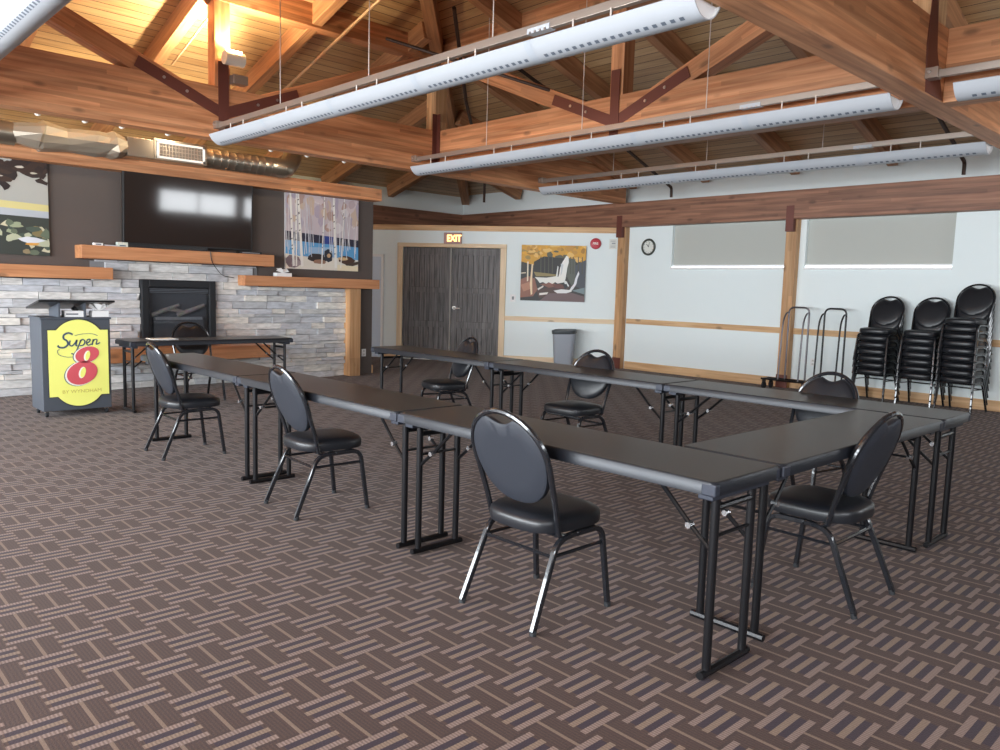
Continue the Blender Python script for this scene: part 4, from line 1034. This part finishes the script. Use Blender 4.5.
# ------------------------------------------------------------------ lectern
lc = thing('lectern', 'dark grey rolling lectern with a yellow sign panel on its front', 'lectern', (-7.08, -.035, 0), PI/2)
b = MB(); b.box(-.31, .31, .0, .42, .06, .955, LECT); b.build('cabinet', lc, smooth=False, bevel=.006)
b = MB(); b.box(-.32, .32, -.012, .43, .955, .975, LECT); b.build('cabinet_top', lc, smooth=False, bevel=.004)
for x in (-.14, .09):
    b = MB(); b.prism([(.02, .975), (.36, .975), (.36, 1.045), (.02, 1.115)], x-.008, x+.008, LECT, 'x'); b.build('support_plate', lc, smooth=False)
b = MB(); b.prism([(-.04, 1.125), (-.04, 1.145), (.46, 1.06), (.46, 1.04)], -.33, .35, BLACK, 'x'); b.build('reading_shelf', lc, smooth=False, bevel=.003)
for x in (-.27, .27):
    for y in (.05, .37):
        b = MB(); b.cyl((x-.012, y, .03), (x+.012, y, .03), .03, TIRE, 16); b.box(x-.018, x+.018, y-.02, y+.02, .045, .062, STRUT); b.build('caster', lc)
sg = MB()
def sy_(a): return -.29+(a*.2-47.5)*.0089+.05      # sign coordinates read off the photograph into metres on the panel
def sz_(c): return .83-(270+c*.2-332)*.00965
R_ = .235; zt, zb_ = .85, .20; xl, xr = -.255, .285; xc = (xl+xr)/2+.0
top = []
hc = .185
for k in range(17):
    a = math.asin(hc/R_)-2*math.asin(hc/R_)*k/16; top.append((xc+R_*math.sin(a), zt+R_*math.cos(a)-R_*math.cos(math.asin(hc/R_))+.012))
bot = [(2*xc-x, zb_-(z-zt)) for x, z in top]
outl = [(xr, zt), (xc+hc+.012, zt)]+top+[(xc-hc-.012, zt), (xl, zt), (xl, zb_), (xc-hc-.012, zb_)]+bot+[(xc+hc+.012, zb_), (xr, zb_)]
c0 = Vector((xc, (zt+zb_)/2))
bo = [tuple(c0+(Vector(p)-c0)*1.025) for p in outl]
sg.prism(bo, -.006, -.001, mat('sign_border', (40, 44, 48), .5)); sg.build('sign_border', lc, smooth=False)
sg = MB(); sg.prism(outl, -.009, -.0062, YEL); so = sg.build('sign_panel', lc, smooth=False)
def st(pts, w, m, y0=-.0115, y1=-.0092, n=6):
    b.ribbon(cr([(sy_(a), sz_(c)) for a, c in pts], n), w, y0, y1, m)
b = MB()
st([(352, 322), (330, 314), (308, 324), (306, 342), (322, 354), (326, 372), (308, 387), (284, 386), (276, 376)], .017, NAVY)       # S
st([(338, 352), (334, 372), (346, 380), (362, 366), (372, 350), (366, 376), (374, 380)], .013, NAVY)   # u
st([(392, 350), (378, 384), (360, 420), (342, 418)], .013, NAVY); st([(386, 362), (400, 348), (412, 358), (404, 376), (386, 380)], .013, NAVY)   # p
st([(420, 370), (436, 358), (438, 348), (426, 350), (420, 366), (428, 378), (446, 372)], .012, NAVY)   # e
st([(456, 348), (448, 378)], .013, NAVY); st([(452, 362), (462, 350), (474, 352), (470, 374), (490, 366)], .012, NAVY)   # r
b.build('lettering', so, smooth=False)
b = MB(); st([(362, 328), (400, 320), (450, 320), (478, 330)], .005, NAVY); st([(284, 396), (274, 404), (282, 424), (320, 436), (352, 436)], .005, NAVY); b.build('flourish', so, smooth=False)
def ell(cx, cy, rx, ry, tilt, n=32):
    out = []
    for k in range(n):
        a = 2*PI*k/n; x, y = rx*math.cos(a), ry*math.sin(a); out.append((sy_(cx+x*math.cos(tilt)-y*math.sin(tilt)), sz_(cy+x*math.sin(tilt)+y*math.cos(tilt))))
    return out
def eight(dx, dy, gx, y0, y1, m, bb):
    bb.prism(ell(422+dx, 426+dy, 62+gx, 40+gx, -.25), y0, y1, m); bb.prism(ell(394+dx, 520+dy, 80+gx, 58+gx, -.3), y0, y1, m)
b = MB(); eight(-9, 3, 4, -.0115, -.0092, NAVY, b); eight(-6, 2, 3, -.0125, -.0116, SWH, b); eight(0, 0, 0, -.0140, -.0126, RED, b)
for (cx, cy, rx, ry) in ((424, 432, 11, 24), (398, 518, 13, 27)):
    b.prism(ell(cx-4, cy, rx+4, ry+3, .3), -.0146, -.0141, SWH); b.prism(ell(cx, cy, rx, ry, .3), -.0152, -.0147, YEL)
b.build('numeral', so, smooth=False)
text_obj('BY WYNDHAM', .046, GOLD, so, (xc+.02, -.0095, .243), .0008, sx=1.15)
b = MB(); b.box(-.09, .08, -.06, .06, 0, .06, WHITE); b.box(-.08, .03, -.061, -.06, .02, .035, mat('print_grey', (120, 124, 130), .6)); b.cyl((0, 0, .06), (.03, 0, .085), .03, BLACK, 10)
tag(b.build('white_carton', smooth=False, bevel=.003, loc=(-7.19, -.03, .976), rotz=PI/2), 'white carton under the lectern reading shelf between its supports', 'box')
b = MB(); b.box(-.075, .075, -.06, .06, 0, .06, WHITE); tissue(b, (0, 0, .06), .1, .09, 7, 8, WHITE)
tag(b.build('tissue_box', smooth=False, loc=(-7.17, .2, .976), rotz=PI/2), 'white tissue box at the right end of the lectern top', 'tissue box')

# ------------------------------------------------------------------ table cart by the window wall
for lab, x0, mt, zb2, wh in (('grey hooped table cart with wheels, standing before the middle post', -4.00, mat('cart_grey', (104, 100, 104), .35, .6), .03, True), ('black hooped table cart next to the chair stacks', -3.46, BLACK, .16, False)):
    t = thing('table_cart', lab, 'cart', (x0, 8.82, 0))
    for yy, hh in ((.14, 1.24), (-.14, 1.12)):
        pass
    hb = MB(); hb.tube([(-.155, .06, .14), (-.155, .06, 1.235), (.155, .06, 1.235), (.155, .06, .14)], .0135, mt, 8, fillet=.09); hb.build('upright_hoop', t)
    for s in (-1, 1):
        hb = MB(); hb.tube([(s*.155, .06, 1.16), (s*.155, -.02, 1.15), (s*.155, -.1, 1.05), (s*.155, -.12, .9), (s*.155, -.16, .14)], .0125, mt, 8, fillet=.06); hb.build('side_arm', t)
    fr = MB(); xa = -.42 if wh else -.3; xb_ = .3 if wh else .36
    for yy in (.06, -.16): fr.tube([(xa, yy, .15), (xb_, yy, .15)], .014, BLACK, 8)
    for xx in (xa+.02, xb_-.02): fr.tube([(xx, .06, .15), (xx, -.16, .15)], .014, BLACK, 8)
    fr.build('base_frame', t)
    for xx in (xa+.05, xb_-.06):
        for yy in (.06, -.16):
            w_ = MB(); w_.cyl((xx-.013, yy, .055), (xx+.013, yy, .055), .055, TIRE, 18); w_.box(xx-.02, xx+.02, yy-.02, yy+.02, .1, .14, BLACK); w_.build('caster', t)

# ------------------------------------------------------------------ light and colour
wd = bpy.data.worlds.new('world'); S.world = wd; wd.use_nodes = True
wd.node_tree.nodes['Background'].inputs[0].default_value = (.82, .9, 1, 1); wd.node_tree.nodes['Background'].inputs[1].default_value = 1.5
S.view_settings.view_transform = 'Standard'; S.view_settings.look = 'None'; S.view_settings.gamma = 1; S.view_settings.exposure = .9
S.view_settings.use_curve_mapping = False
S.cycles.use_denoising = True; S.cycles.max_bounces = 8; S.cycles.diffuse_bounces = 5; S.cycles.glossy_bounces = 3
S.cycles.sample_clamp_indirect = 6
